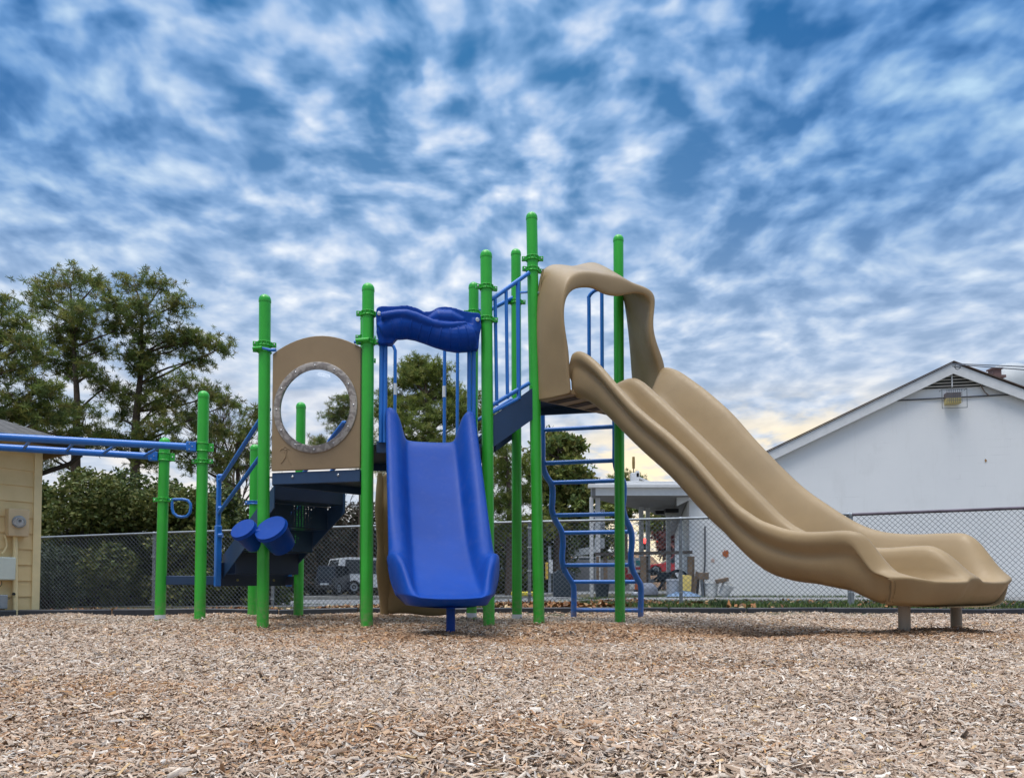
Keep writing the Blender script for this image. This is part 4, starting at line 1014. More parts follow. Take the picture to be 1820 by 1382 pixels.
while z < ez:
    h = min(PL, ez-z)
    a, b = SC+nw*.002, SC+tw*LNG+nw*.002; up = Vector((0, 0, 1))
    vs = [a+up*z+nw*.022, b+up*z+nw*.022, b+up*(z+h)+nw*.006, a+up*(z+h)+nw*.006, a+up*z, b+up*z, b+up*(z+h), a+up*(z+h)]
    m.add(vs, [(0, 1, 2, 3), (0, 4, 5, 1), (3, 2, 6, 7), (0, 3, 7, 4), (1, 5, 6, 2)]); z += PL
sid = m.build('siding', MT['siding'], shed, smooth=0); fix_normals(sid)
m = MB().box(SC+nw*.014-tw*(-.045)+Vector((0, 0, (zg+ez)/2)), (.10, .05, ez-zg), math.atan2(tw.y, tw.x)); m.box(SC-tw*.012+bk*.05+Vector((0, 0, (zg+ez)/2)), (.024, .11, ez-zg), math.atan2(tw.y, tw.x)); m.build('corner_board', MT['trimc'], shed, smooth=0)
# hip roof with overhang
ov = .38; r0 = SC-tw*ov+nw*ov; r1 = SC+tw*(LNG+ov)+nw*ov; r2 = SC+tw*(LNG+ov)+bk*(4+ov); r3 = SC-tw*ov+bk*(4+ov); mid1 = SC+tw*2.0+bk*2+Vector((0, 0, ez+1.05)); mid2 = SC+tw*3.0+bk*2+Vector((0, 0, ez+1.05))
zr = Vector((0, 0, ez+.03)); t = NT('grey_shingles')
bt = t.n('ShaderNodeTexBrick'); bt.inputs['Scale'].default_value = 5.5; bt.inputs['Color1'].default_value = (.10, .095, .09, 1); bt.inputs['Color2'].default_value = (.15, .145, .14, 1); bt.inputs['Mortar'].default_value = (.03, .03, .03, 1); bt.inputs['Mortar Size'].default_value = .03
tcn = t.n('ShaderNodeTexCoord'); mp = t.n('ShaderNodeMapping'); mp.inputs['Rotation'].default_value = (0, 0, math.atan2(tw.y, tw.x)); t.l(tcn.outputs['Object'], mp.inputs[0]); 
sx3 = t.n('ShaderNodeSeparateXYZ'); t.l(tcn.outputs['Object'], sx3.inputs[0]); cx3 = t.n('ShaderNodeCombineXYZ'); t.l(sx3.outputs[0], cx3.inputs[0]); ml = t.n('ShaderNodeMath', operation='MULTIPLY'); ml.inputs[1].default_value = 2.2; t.l(sx3.outputs[2], ml.inputs[0]); t.l(ml.outputs[0], cx3.inputs[1])
t.l(cx3.outputs[0], bt.inputs['Vector']); t.col(bt.outputs['Color']); t.set(Roughness=.95); MT['shingle'] = t.m
m = MB(); m.add([r0+zr, r1+zr, r2+zr, r3+zr, mid1, mid2], [(0, 1, 5, 4), (2, 3, 4, 5), (1, 2, 5), (3, 0, 4), (3, 2, 1, 0)]); rf = m.build('roof', MT['shingle'], shed, smooth=0); fix_normals(rf)
MT['fascia'] = simple('brown_fascia', (.33, .24, .14), .6, .1)
m = MB(); m.beam(r0-Vector((0, 0, .06))+zr, r1-Vector((0, 0, .06))+zr, .03, .13); m.beam(r3-Vector((0, 0, .06))+zr, r0-Vector((0, 0, .06))+zr, .03, .13); m.build('fascia', MT['fascia'], shed, smooth=0)
gm = simple('dark_gutter', (.018, .02, .022), .4)
m = MB(); m.tube([r0-tw*.03+nw*.05+zr-Vector((0, 0, .05)), r1+nw*.05+zr-Vector((0, 0, .05))], .05, 10); m.tube([r0+nw*.05+zr-Vector((0, 0, .07)), r0+nw*.02+zr-Vector((0, 0, .17)), r0+tw*.05-nw*.18+zr-Vector((0, 0, .29)), SC+bk*.12-tw*.06+Vector((0, 0, ez-.42))], .036, 10); m.build('gutter', gm, shed)
wa = math.atan2(tw.y, tw.x)
def onwall(u, v, off=.02):
    a = SC+nw*off; p, s = RP(u, v, a, a+tw); return p
# meter
MT['mbox'] = simple('cream_meter_box', (.62, .47, .28), .5, .05)
c = onwall(27, 929, .02); mb = MB().box(c+nw*.065, (.27, .13, .40), wa).build('meter_box', MT['mbox'], shed, bevel=.01)
m = MB(); m.lathe([(.088, 0), (.088, .03), (.075, .035)], onwall(33, 927, .152), nw, 28); m.build('meter_collar', MT['galv'], mb)
gl = NT('meter_glass'); gl.set(Roughness=.05, IOR=1.4); gl.b.inputs['Transmission Weight'].default_value = .85
m = MB(); m.lathe([(.07, 0), (.068, .05), (.052, .075), (.01, .08)], onwall(33, 927, .187), nw, 28); m.build('meter_glass', gl.m, mb)
m = MB(); m.lathe([(.055, 0), (.055, .004)], onwall(33, 927, .19), nw, 24); m.build('meter_dial', MT['white'], mb); MB().box(onwall(35, 925, .215), (.03, .03, .035), wa).build('meter_display', gm, mb)
a = onwall(27, 953, .06); b = onwall(27, 1096, .06); MB().tube([a, b], .033, 16).build('conduit', MT['trimc'], shed)
MB().tube([onwall(8, 950, .05), onwall(11, 958, .05), onwall(12, 970, .05), onwall(7, 980, .05), onwall(3, 983, .05)], .014, 10).build('conduit', MT['trimc'], shed)
c = onwall(4, 1010, .02); MB().box(c+nw*.06, (.26, .12, .33), wa).build('utility_box', simple('pale_utility_box', (.62, .66, .58), .5, .04), shed, bevel=.015)
c = onwall(-4, 1069, .02); MB().box(c+nw*.05, (.18, .10, .20), wa).build('junction_box', MT['galv'], shed, bevel=.008)
for pth in ([(3, 1032), (3, 1038), (0, 1042), (-4, 1040)], [(0, 1067), (8, 1064), (18, 1063)], [(4, 1074), (8, 1084), (8, 1094), (4, 1097)]):
    MB().tube([onwall(u, v, .09) for u, v in pth], .005, 6).build('cable', gm, shed)
MB().lathe([(.022, 0), (.022, .012)], onwall(24, 1055, .095), nw, 12).build('conduit_cap', gm, shed)

# ============================================================ white block building
t = NT('painted_block_wall')
tcn = t.n('ShaderNodeTexCoord'); BD = Vector((.98, -.19, 0)).normalized(); BN = Vector((-.19, -.98, 0)).normalized()
mp = t.n('ShaderNodeMapping'); mp.inputs['Rotation'].default_value = (0, 0, -math.atan2(BD.y, BD.x)); t.l(tcn.outputs['Object'], mp.inputs[0])
sx3 = t.n('ShaderNodeSeparateXYZ'); t.l(mp.outputs[0], sx3.inputs[0]); cx3 = t.n('ShaderNodeCombineXYZ'); t.l(sx3.outputs[0], cx3.inputs[0]); t.l(sx3.outputs[2], cx3.inputs[1])
bt = t.n('ShaderNodeTexBrick'); bt.inputs['Scale'].default_value = 1.0; bt.inputs['Brick Width'].default_value = 1.22; bt.inputs['Row Height'].default_value = .205; bt.inputs['Mortar Size'].default_value = .006; bt.inputs['Mortar Smooth'].default_value = .6
bt.inputs['Color1'].default_value = (0, 0, 0, 1); bt.inputs['Color2'].default_value = (0, 0, 0, 1); bt.inputs['Mortar'].default_value = (1, 1, 1, 1)
t.l(cx3.outputs[0], bt.inputs['Vector'])
wall = t.ramp(t.noise(.5, 5, .6), [(.3, (.80, .815, .83)), (.7, (.85, .86, .87))])
gr = t.ramp(t.noise(1.6, 6, .65, map_scale=(1, 1, .5)), [(.55, (0, 0, 0)), (.85, (.35, .35, .35))])
wall = t.mix(gr, wall, (.55, .56, .55)); wall = t.mix(t.ramp(t.noise(2.2, 6, .75, map_scale=(3, 3, .25)), [(.56, (0, 0, 0)), (.74, (.14, .14, .14))]), wall, (.5, .49, .46))
mk = t.n('ShaderNodeMath', operation='MULTIPLY'); t.l(bt.outputs['Color'], mk.inputs[0]); t.l(t.ramp(t.noise(.9, 5, .7, map_scale=(1, 1, 3)), [(.55, (0, 0, 0)), (.72, (.35, .35, .35))]), mk.inputs[1])
wall = t.mix(mk.outputs[0], wall, (.22, .24, .27))
# small rust specks
vo = t.n('ShaderNodeTexVoronoi'); vo.inputs['Scale'].default_value = 1.1; t.l(cx3.outputs[0], vo.inputs['Vector']); wall = t.mix(t.ramp(vo.outputs['Distance'], [(.012, (.7, .7, .7)), (.03, (0, 0, 0))]), wall, (.2, .15, .12))
t.col(wall); t.set(Roughness=.75)
bm_ = t.n('ShaderNodeMath', operation='SUBTRACT'); bm_.inputs[0].default_value = 1; t.l(bt.outputs['Color'], bm_.inputs[1]); t.bump(bm_.outputs[0], .12, .01); MT['block'] = t.m
BL0 = Vector((X(1226, 20.8), 20.8, 0))
def bw(u, v, off=0.0):
    a = BL0+BN*off; p, s = RP(u, v, a, a+BD); return p, s
apx, sA = bw(1690, 660); sE = 2*sA
eaveL = bw(1226, 878)[0].z; ridge = bw(1690, 655)[0].z; zg = .05
bld = thing('block_building', (BL0.x, BL0.y, zg), 'large white painted block building with low gable roof and louvred vent', 'building')
DP = 16.0; BB_ = -BN
pr = [BL0, BL0+BD*sE]
def bpt(s, z, off=0.0): return BL0+BD*s+BN*off+Vector((0, 0, z))
m = MB().plate([bpt(0, zg-.2), bpt(sE, zg-.2), bpt(sE, eaveL), bpt(sA, ridge), bpt(0, eaveL)], DP, BB_); wl = m.build('wall', MT['block'], bld, smooth=0); fix_normals(wl)
# roof: two slabs with overhang; rake boards
slope = (ridge-eaveL)/sA; th = .14; oh = .14; eo = .35
MT['rooftop'] = simple('grey_metal_roof', (.22, .21, .21), .6, .15, 2)
for sg in (-1, 1):
    e_s = -eo if sg < 0 else sE+eo; ez_ = eaveL-slope*eo
    top = [bpt(sA, ridge+.10, oh), bpt(e_s, ez_+.10, oh)]
    m = MB().plate([bpt(sA, ridge+.005, oh), bpt(e_s, ez_+.005, oh), bpt(e_s, ez_+.12, oh), bpt(sA, ridge+.12, oh)], DP+2*oh, BB_); r_ = m.build('roof', MT['rooftop'], bld, smooth=0); fix_normals(r_)
    # rake board hangs below the roof edge
    rw = .27
    m = MB().plate([bpt(sA, ridge+.09, oh+.002), bpt(e_s, ez_+.09, oh+.002), bpt(e_s, ez_+.09-rw, oh+.002), bpt(sA, ridge+.09-rw, oh+.002)], .035, BN); b_ = m.build('rake_board', MT['white'], bld, smooth=0); fix_normals(b_)
    m = MB(); m.beam(bpt(sA, ridge+.14, oh+.03), bpt(e_s, ez_+.14, oh+.03), .10, .028); m.build('drip_edge', simple('rusty_drip_edge', (.10, .065, .05), .6, .3), bld, smooth=0)
    m = MB(); m.beam(bpt(sA, ridge-.05, .03), bpt(e_s+(.3 if sg < 0 else -.3), eaveL-.05, .03), .05, .05); m.build('rake_gap_bar', simple('rake_gap_dark_paint', (.06, .055, .07), .7), bld, smooth=0)  # solid bar, the dark of the gap below the rake put into its colour
# louvred vent
vl, s0 = bw(1598, 694, .01); vr, s1_ = bw(1788, 684, .01); va, s2 = bw(1689, 652, .01)
vz0 = (vl.z+vr.z)/2; vz1 = va.z+.02
vent = MB().plate([bpt(s0, vz0, .02), bpt(s1_, vz0, .02), bpt(s2, vz1, .02)], .015, BN).build('gable_vent', simple('vent_cavity_shade', (.015, .015, .015), .9), bld, smooth=0)  # flat plate, shade of the cavity behind the slats put into its colour
n = 7
for i in range(n):
    f = (i+.35)/n; z = vz0+(vz1-vz0)*f; a = s0+(s2-s0)*f+.05; b = s1_+(s2-s1_)*f-.05
    MB().plate([bpt(a, z, .04), bpt(b, z, .04), bpt(b-.02, z+.028, .07), bpt(a+.02, z+.028, .07)], .008, BN).build('louvre_slat', simple('weathered_slat', (.55, .54, .52), .7, .1) if i == 0 else bpy.data.materials['weathered_slat'], vent, smooth=0)
MB().beam(bpt(s2, vz0, .10), bpt(s2, vz1-.05, .10), .025, .02).build('vent_mullion', MT['white'], vent, smooth=0)
# wall line (conduit) and cable
MT['conduitd'] = simple('dark_conduit', (.07, .075, .09), .6)
a = bw(1562, 713, .03); b = bw(1832, 699, .03); MB().tube([a[0], b[0]], .018, 8).build('conduit', MT['conduitd'], bld)
MB().tube([bw(1730, 665, .06)[0], bw(1740, 680, .06)[0], bw(1750, 696, .06)[0], bw(1758, 703, .05)[0]], .014, 8).build('cable', simple('brown_cable', (.2, .14, .11), .6), bld)
MB().tube([bw(1253, 935, .05)[0], bw(1253, 1000, .05)[0], bw(1251, 1022, .05)[0]], .022, 8).build('conduit', MT['conduitd'], bld)
# flood light with wire cage
c, _ = bw(1693, 708, .10)
ang = math.atan2(BD.y, BD.x)
lt = MB().box(c+Vector((0, 0, .075)), (.36, .18, .15), ang).build('flood_light', simple('lamp_housing', (.22, .18, .18), .5), bld, bevel=.01)
MB().box(c+Vector((0, 0, -.075)), (.36, .18, .15), ang).build('lamp_lens', simple('yellowed_lens', (.62, .50, .20), .4), lt, bevel=.01)
m = MB(); cw_, ch_ = .30, .24; c2 = c-Vector((0, 0, .02))
def cg(x, z, o=.13): return c2+BD*x+Vector((0, 0, z))+BN*o
for x in (-.30, .30): m.tube([cg(x, -.26), cg(x, .24), cg(x, .24, -.06)], .007, 6)
for z in (-.26, .24): m.tube([cg(-.30, z), cg(.30, z)], .009, 6)
for x in np.linspace(-.18, .18, 8): m.tube([cg(x, -.12), cg(x, .24)], .005, 5)
for z in np.linspace(-.05, .2, 5): m.tube([cg(-.18, z), cg(.18, z)], .005, 5)
m.build('wire_cage', MT['galvdark'], lt)
# round stain on wall is spray paint: a thin mark
t = NT('orange_spray_mark'); f = t.noise(9, 4, .7); t.col((.45, .12, .03)); t.set(Roughness=.8)
vd = t.n('ShaderNodeTexCoord'); 
MT['spray'] = t.m
def blot(u, v, r, name, mat, seed):
    rr = random.Random(seed); c, _ = bw(u, v, .006); pts_ = []
    for k in range(22):
        a = 2*math.pi*k/22; q = r*(1+rr.uniform(-.3, .3)); pts_.append(c+BD*math.cos(a)*q+Vector((0, 0, math.sin(a)*q*1.2)))
    return MB().plate(pts_, .003, BN).build(name, mat, bld, smooth=0)
blot(1290, 983, .085, 'paint_stain', MT['spray'], 3)
blot(1267, 996, .05, 'paint_stain', simple('faint_spray', (.60, .44, .38), .8), 8)
blot(1752, 818, .03, 'rust_stain', simple('rust_mark', (.35, .20, .08), .8), 4)
# wall chimney pipe and roof dome, wires
p = P(1768, 663, 23.5); mchim = MB(); mchim.box((p.x, 23.5, p.z-.3), (.26, .26, .9)); mchim.box((p.x, 23.5, p.z+.12), (.34, .34, .05)); mchim.box((p.x, 23.5, p.z-.15), (.44, .44, .08)); mchim.build('chimney', simple('brown_flue', (.17, .10, .09), .7, .2), bld, smooth=0)
dm = P(1792, 700, 30); m = MB(); m.lathe([(1.25, -1.5), (1.25, 0)]+[(1.25*math.cos(a), 1.25*math.sin(a)) for a in np.linspace(.1, 1.55, 10)], (dm.x, 30, dm.z), None, 32)
m.lathe([(1.25, -dm.z+.0), (1.25, -1.5)], (dm.x, 30, dm.z), None, 32)
dome = m.build('storage_tank', simple('pale_tank_paint', (.38, .41, .43), .5, .05), None, smooth=50); tag(dome, 'pale domed storage tank rising behind the white building roof', 'tank')
wr = thing('overhead_wire', (apx.x, apx.y, 6), 'thin dark service wires reaching the gable of the white building', 'wire')
for (u0, v0, u1, v1) in ((1689, 647, 1960, 662), (1694, 646, 1960, 652)):
    a = bw(u0, v0, .40)[0]; b = P(u1, v1, 12); b = a+(b-a)*4.0; MB().tube([a, (a+b)/2-Vector((0, 0, .10)), b], .012, 6).build('cable', MT['conduitd'], wr)
ins = bw(1701, 652, .44)[0]
m = MB(); m.tube([ins+Vector((.07*math.cos(a), -.02, .07*math.sin(a))) for a in np.linspace(0, 6.28, 16)], .009, 6); m.tube([ins+Vector((-.12, 0, .02)), ins+Vector((.1, 0, -.02))], .012, 6); m.build('insulator_bracket', MT['conduitd'], wr)

# ============================================================ carport roof on posts, left of the building
CPy = 20.2
cpz1 = P(1120, 858, CPy).z; cpz0 = P(1120, 881, CPy).z
cxl = P(1045, 862, CPy).x; cxr = BL0.x+.0
cp_ = thing('carport', (cxl, CPy, zg), 'white flat roofed carport on thin posts beside the white building', 'carport')
MT['soffit'] = simple('grey_soffit', (.26, .26, .27), .7, .08, 3)
m = MB(); fp = [(cxl+.1, CPy), (cxr-.02, CPy), (cxr-.02, 20.9), (6.15, 26.9), (5.9, 26.9), (cxl+.15, CPy+.7)]; m.plate([(a, b, cpz0+.02) for a, b in fp], cpz1-cpz0-.06, (0, 0, 1)); fix_normals(m.build('roof_slab', MT['soffit'], cp_, smooth=0))
m = MB(); m.box(((cxl+cxr)/2+.08, CPy, (cpz0+cpz1)/2-.05), (cxr-cxl-.25, .05, cpz1-cpz0-.12)); m.box(((cxl+cxr)/2, CPy-.05, cpz1-.09), (cxr-cxl, .16, .10)); m.box(((cxl+cxr)/2+.1, CPy+.05, cpz1-.0), (cxr-cxl-.22, .2, .09))
m.build('fascia', MT['white'], cp_, smooth=0, bevel=.01)
MT['whitepost'] = simple('worn_white_post', (.60, .61, .62), .6, .14, 5)
zfl = .12
for u, y, wd in ((1051.5, CPy+.25, .10), (1063, CPy+.35, .12), (1140, CPy+2.7, .13), (1152, CPy+3.0, .12), (1188, CPy+4.6, .13), (1220, CPy+6.0, .14)):
    q = P(u, 1000, y); MB().box((q.x, y, (zfl+cpz0)/2-.0), (wd, wd, cpz0-zfl-.02)).build('carport_post', MT['whitepost'], cp_, bevel=.01)
q = P(1066, 965, CPy+.5); MB().box((q.x, CPy+.55, q.z), (.26, .2, .28)).build('meter_cabinet', MT['whitepost'], cp_, bevel=.01)
for u, v, y in ((1193, 900, CPy+3.0), (1172, 908, CPy+3.6)):
    q = P(u, v, y); l_ = MB().box((q.x, y, cpz0-.10), (.42 if u > 1180 else .3, .25, .12)).build('ceiling_lamp', gm, cp_, bevel=.01)
    if u > 1180: MB().box((q.x, y-.0, cpz0-.20), (.36, .2, .06)).build('lamp_diffuser', simple('dim_diffuser', (.45, .43, .38), .5), l_)
# white turbine and short mast on the carport roof
q = P(1128, 850, CPy+2.2); m = MB(); m.box((q.x, CPy+2.2, q.z-.05), (.24, .24, .42)); m.box((q.x+.08, CPy+2.2, q.z+.12), (.10, .24, .2)); m.build('roof_box', MT['white'], cp_, bevel=.01)
q2 = P(1126, 822, CPy+2.2); m = MB(); m.lathe([(.04, -.18), (.045, 0), (.04, .18)], q2, None, 12); m.build('mast_canister', simple('ochre_canister', (.28, .18, .05), .5), cp_)
MB().tube([(q2.x, q2.y, q2.z-.17), (q2.x, q2.y, q.z+.1)], .014, 8).build('mast', gm, cp_)
m = MB(); a = P(1135, 846, CPy+4.5); b = P(1168, 860, CPy+4.5); m.plate([a, b, b-Vector((0, 0, .12)), a-Vector((0, 0, .06))], 3.0, (0, 1, 0)); m.build('roof_ridge', MT['white'], cp_, smooth=0)

# hand lettered sign boards behind the posts
sg_ = thing('letter_sign', (P(1070, 1000, CPy+.9).x, CPy+.9, zg), 'white board with dark hand painted letters between the carport posts', 'sign')
ink = simple('navy_lettering', (.02, .025, .09), .6)
def board(u0, v0, u1, v1, y, letters):
    a = P(u0, v0, y); b = P(u1, v1, y); o = MB().box(((a.x+b.x)/2, y, (a.z+b.z)/2), (b.x-a.x, .03, a.z-b.z)).build('sign_board', MT['white'], sg_, smooth=0)
    for txt, u, v, h in letters:
        c = P(u, v, y); cu = bpy.data.curves.new('lettering', 'FONT'); cu.body = txt; cu.size = h/1314*y*1.35; cu.align_x = 'CENTER'; cu.align_y = 'CENTER'; cu.extrude = .003
        to = bpy.data.objects.new('tmp', cu); COL.objects.link(to); bpy.context.view_layer.update()
        me = bpy.data.meshes.new_from_object(to.evaluated_get(bpy.context.evaluated_depsgraph_get())); bpy.data.objects.remove(to)
        me.materials.clear(); me.materials.append(ink); lo = bpy.data.objects.new('lettering', me); COL.objects.link(lo); lo.parent = o
        lo.rotation_euler = (R(90), 0, 0); lo.location = Vector((c.x, y-.02, c.z))-wloc(o)
board(1066, 905, 1075, 943, CPy+.75, [('S', 1068, 909, 7), ('E', 1072.5, 909, 5), ('DAY', 1070, 933, 4), ('OP', 1070, 938.5, 5)])
board(1048, 906, 1062, 943, CPy+.62, [('3', 1055.5, 910, 6), ('A', 1056, 921, 5), ('4', 1056, 932, 5), ('t', 1055, 937.5, 8)])

# timber counter frame under the carport
MT['wood'] = simple('grey_brown_timber', (.17, .12, .08), .85, .35, 6); MT['woodd'] = simple('dark_timber', (.06, .05, .045), .85, .3, 6)
fr = thing('timber_frame', (P(1140, 1000, CPy-.2).x, CPy-.2, zg), 'dark weathered timber counter frame in front of the carport', 'frame')
a = P(1058, 984, CPy-.2); b = P(1230, 981, CPy-.2); MB().beam(a, b, .10, .085).build('rail', MT['woodd'], fr, smooth=0)
for u, wd, mt in ((1062, .07, 'wood'), (1076, .10, 'wood'), (1143, .15, 'wood'), (1150, .06, 'woodd'), (1226, .12, 'wood'), (1232, .05, 'wood')):
    q = P(u, 985, CPy-.2+(.06 if u in (1076, 1150, 1232) else 0)); MB().box((q.x, q.y, (q.z-.05+zfl)/2), (wd, .08, q.z-.05-zfl)).build('upright', MT[mt], fr, smooth=0)

# ============================================================ clutter beside the building
def put(name, u, v, y, label, cat, group=None):
    q = P(u, v, y); return thing(name, (q.x, y, q.z), label, cat, group)
def world_obj(root, u, v, y): return P(u, v, y)
def lathe_at(root, prof, mat, name, seg=24, axis=None, off=(0, 0, 0), sm=40):
    return MB().lathe(prof, root.location+Vector(off), axis, seg).build(name, mat, root, smooth=sm)
s_ = 1/1314
def px(n, y): return n*s_*y
def bucket(name, u, v, y, w_, h_, mat, label, axis=None, cat='bucket'):
    r = put(name, u, v, y, label, cat); w2, h2 = px(w_, y)/2, px(h_, y)
    lathe_at(r, [(w2*.82, 0), (w2*.97, h2*.86), (w2*1.03, h2*.87), (w2*1.03, h2*.93), (w2, h2*.94), (w2, h2), (w2*.93, h2), (w2*.80, h2*.1)], mat, 'shell', axis=axis)
    m = MB(); ax = Vector((0, 0, 1)); m.tube([r.location+Vector((w2*1.02*math.cos(a), -w2*.4-.02, h2*.9-abs(math.sin(a))*h2*.35)) for a in np.linspace(0, 3.14, 12)], .006, 6)
    if axis is None: m.build('wire_handle', MT['galvdark'], r)
    return r
pg = simple('pale_grey_plastic', (.40, .43, .48), .5, .08); pw = simple('dirty_white_plastic', (.62, .63, .62), .45, .1)
bucket('bucket', 1196, 1058, 18.9, 24, 30, pg, 'grey plastic bucket standing beside the yellow board')
bucket('bucket', 1264, 1060, 18.9, 25, 27, pw, 'white plastic bucket standing left of the tipped white bucket')
bucket('bucket', 1285, 1058, 18.8, 22, 24, pw, 'tipped white bucket under the brown board', axis=(.35, -.3, .9))
r = put('brown_board', 1283, 1033, 18.7, 'short brown board lying over the tipped white bucket', 'board'); MB().box(r.location+Vector((0, 0, .03)), (.30, .22, .10), .2, M4=Matrix.Rotation(R(-12), 4, 'Y')).build('plank', MT['wood'], r, bevel=.01)
r = put('yellow_board', 1221, 1050, 18.7, 'dirty yellow board leaning by the fence post', 'board'); MB().box(r.location+Vector((0, .05, .20)), (px(17, 18.7), .04, px(29, 18.7)), 0, M4=Matrix.Rotation(R(-10), 4, 'X') @ Matrix.Rotation(R(4), 4, 'Y')).build('panel', simple('yellow_painted_board', (.58, .45, .13), .7, .15), r, bevel=.008)
r = put('plank_stack', 1246, 1058, 19.0, 'leaning grey and brown planks and a small chair frame against the wall', 'planks')
for i, (du, w_, h_, mt, a) in enumerate(((-10, .07, .62, 'wood', 9), (-4, .06, .58, 'woodd', 6), (2, .07, .50, 'galv', -5), (7, .05, .44, 'wood', -8))):
    MB().box(r.location+Vector((px(du, 19), .08*(i % 2), h_/2)), (w_, .04, h_), 0, M4=Matrix.Rotation(R(a), 4, 'Y')).build('plank', MT[mt], r, smooth=0)
MB().box(r.location+Vector((px(2, 19), -.12, .50)), (.26, .12, .18), .2).build('seat_board', MT['wood'], r, bevel=.01)
r = put('blue_tarp', 1215, 1060, 18.6, 'crumpled blue grey tarpaulin lying on the grass in front of the buckets', 'tarp')
rng = np.random.default_rng(4); m = MB(); nx_, ny_ = 22, 8; V = []
for j in range(ny_):
    for i in range(nx_):
        x = (i/(nx_-1)-.5)*px(62, 18.6); y_ = (j/(ny_-1)-.5)*.5; e = (1-(2*i/(nx_-1)-1)**2)*(1-(2*j/(ny_-1)-1)**2)
        V.append(r.location+Vector((x, y_, .01+e*(.07+.10*rng.random()))))
m.add(V, [(j*nx_+i, j*nx_+i+1, (j+1)*nx_+i+1, (j+1)*nx_+i) for j in range(ny_-1) for i in range(nx_-1)]); m.build('sheet', simple('blue_grey_tarp', (.12, .20, .32), .5, .3, 9), r, smooth=0)
r = put('waste_bin', 1002, 1060, 22.5, 'tall dark green waste bin on the grass left of the carport', 'bin'); hh = px(50, 22.5); ww = px(38, 22.5)
m = MB().box(r.location+Vector((0, 0, hh*.44)), (ww, .6, hh*.88)); m.build('body', simple('dark_bin_plastic', (.025, .042, .060), .5), r, bevel=.04)
m = MB(); m.lathe([(ww*.5, -.32), (ww*.5, .32)], r.location+Vector((0, 0, hh*.62)), (0, 1, 0), 24); m.build('lid', bpy.data.materials['dark_bin_plastic'], r)
bd_ = bpy.data.materials['dark_bin_plastic']
r = put('plant_tub', 1070, 1061, 19.6, 'dark round tub with dry brown contents below the letter sign', 'tub'); lathe_at(r, [(.16, 0), (.20, .34), (.215, .36), (.2, .36), (.17, .3)], bd_, 'pot'); lathe_at(r, [(.18, .30), (.15, .38), (.02, .42)], simple('dry_brown_soil', (.16, .11, .06), .9, .3, 20), 'filling')
r = put('grey_tub', 1152, 1060, 19.4, 'slumped grey blue sack by the second carport post', 'sack'); lathe_at(r, [(.20, 0), (.26, .06), (.25, .20), (.20, .30), (.12, .36), (.02, .37)], simple('grey_sack', (.17, .19, .24), .7, .25, 12), 'sack_body', off=(0, 0, 0)); MB().box(r.location+Vector((-.28, -.1, .07)), (.3, .25, .12), .3).build('folded_cloth', pg, r, bevel=.04)
r = put('orange_box', 1128, 1047, 20.6, 'small orange and white box under the carport', 'box'); MB().box(r.location+Vector((.05, 0, .12)), (.13, .2, .24)).build('side', simple('orange_carton', (.65, .15, .03), .6), r, smooth=0); MB().box(r.location+Vector((-.07, 0, .12)), (.11, .2, .22)).build('side', MT['white'], r, smooth=0)
r = put('red_cart', 1117, 1040, 21.6, 'red handled cart with wheels under the carport', 'cart'); red = simple('faded_red_paint', (.50, .03, .035), .5, .2)
m = MB(); c = r.location; m.box(c+Vector((0, 0, .25)), (.42, .6, .18)); m.box(c+Vector((-.1, 0, .42)), (.12, .3, .2)); m.build('body', red, r, bevel=.02)
for dx in (-.18, .18): MB().lathe([(.10, -.03), (.12, -.02), (.12, .02), (.10, .03)], c+Vector((dx, -.32, .1)), (0, 1, 0), 18).build('wheel', bd_, r)
m = MB(); m.tube([c+Vector((-.2, 0, .3)), c+Vector((-.3, 0, .65)), c+Vector((-.14, 0, .68))], .015, 8); m.build('handle', gm, r)
r = put('motorbike', 1176, 1050, 21.8, 'dark machine with spoked wheel parked under the carport', 'machine'); c = r.location
for dx, rr in ((-.28, .30), (.48, .30)):
    wh = MB(); wh.tube([c+Vector((dx+rr*math.cos(a), 0, rr+rr*math.sin(a))) for a in np.linspace(0, 6.283, 24, endpoint=False)], .045, 8, closed=True); wo_ = wh.build('wheel', bd_, r)
    sp = MB(); [sp.tube([c+Vector((dx, 0, rr)), c+Vector((dx+rr*math.cos(a), 0, rr+rr*math.sin(a)))], .010, 5) for a in np.linspace(0, 5.6, 9)]; sp.lathe([(.05, -.05), (.05, .05)], c+Vector((dx, 0, rr)), (0, 1, 0), 12); sp.build('spokes', MT['galv'], wo_)
m = MB(); m.tube([c+Vector((-.28, 0, .3)), c+Vector((0, 0, .5)), c+Vector((.35, 0, .55)), c+Vector((.48, 0, .3))], .035, 8); m.tube([c+Vector((-.28, 0, .3)), c+Vector((.1, 0, .28)), c+Vector((.35, 0, .55))], .03, 8); m.build('frame', gm, r)
m = MB(); m.box(c+Vector((.05, 0, .42)), (.35, .2, .26)); m.build('engine', bd_, r, bevel=.04)
r = put('ladder_shelf', 1134, 1012, 21.2, 'white cabinet with teal and red panel under the carport', 'cabinet'); c = r.location; m = MB().box(c+Vector((0, 0, .13)), (.27, .3, .42)); o = m.build('body', MT['whitepost'], r, bevel=.01)
MB().box(c+Vector((-.0, -.155, .19)), (.17, .01, .14)).build('teal_panel', simple('teal_print', (.05, .28, .27), .5), r); MB().box(c+Vector((-.0, -.155, .04)), (.2, .01, .07)).build('red_stripe', red, r)
MB().box(c+Vector((0, 0, -.47)), (.2, .25, .78)).build('stand', MT['woodd'], r)
r = put('wheel_stop', 933, 1058, 20.0, 'yellow concrete wheel stop on the parking lot edge', 'wheel stop'); m = MB().box(r.location+Vector((0, 0, .05)), (.75, .15, .12)); m.build('stop_block', simple('yellow_kerb_paint', (.62, .52, .05), .7, .2, 8), r, bevel=.03)

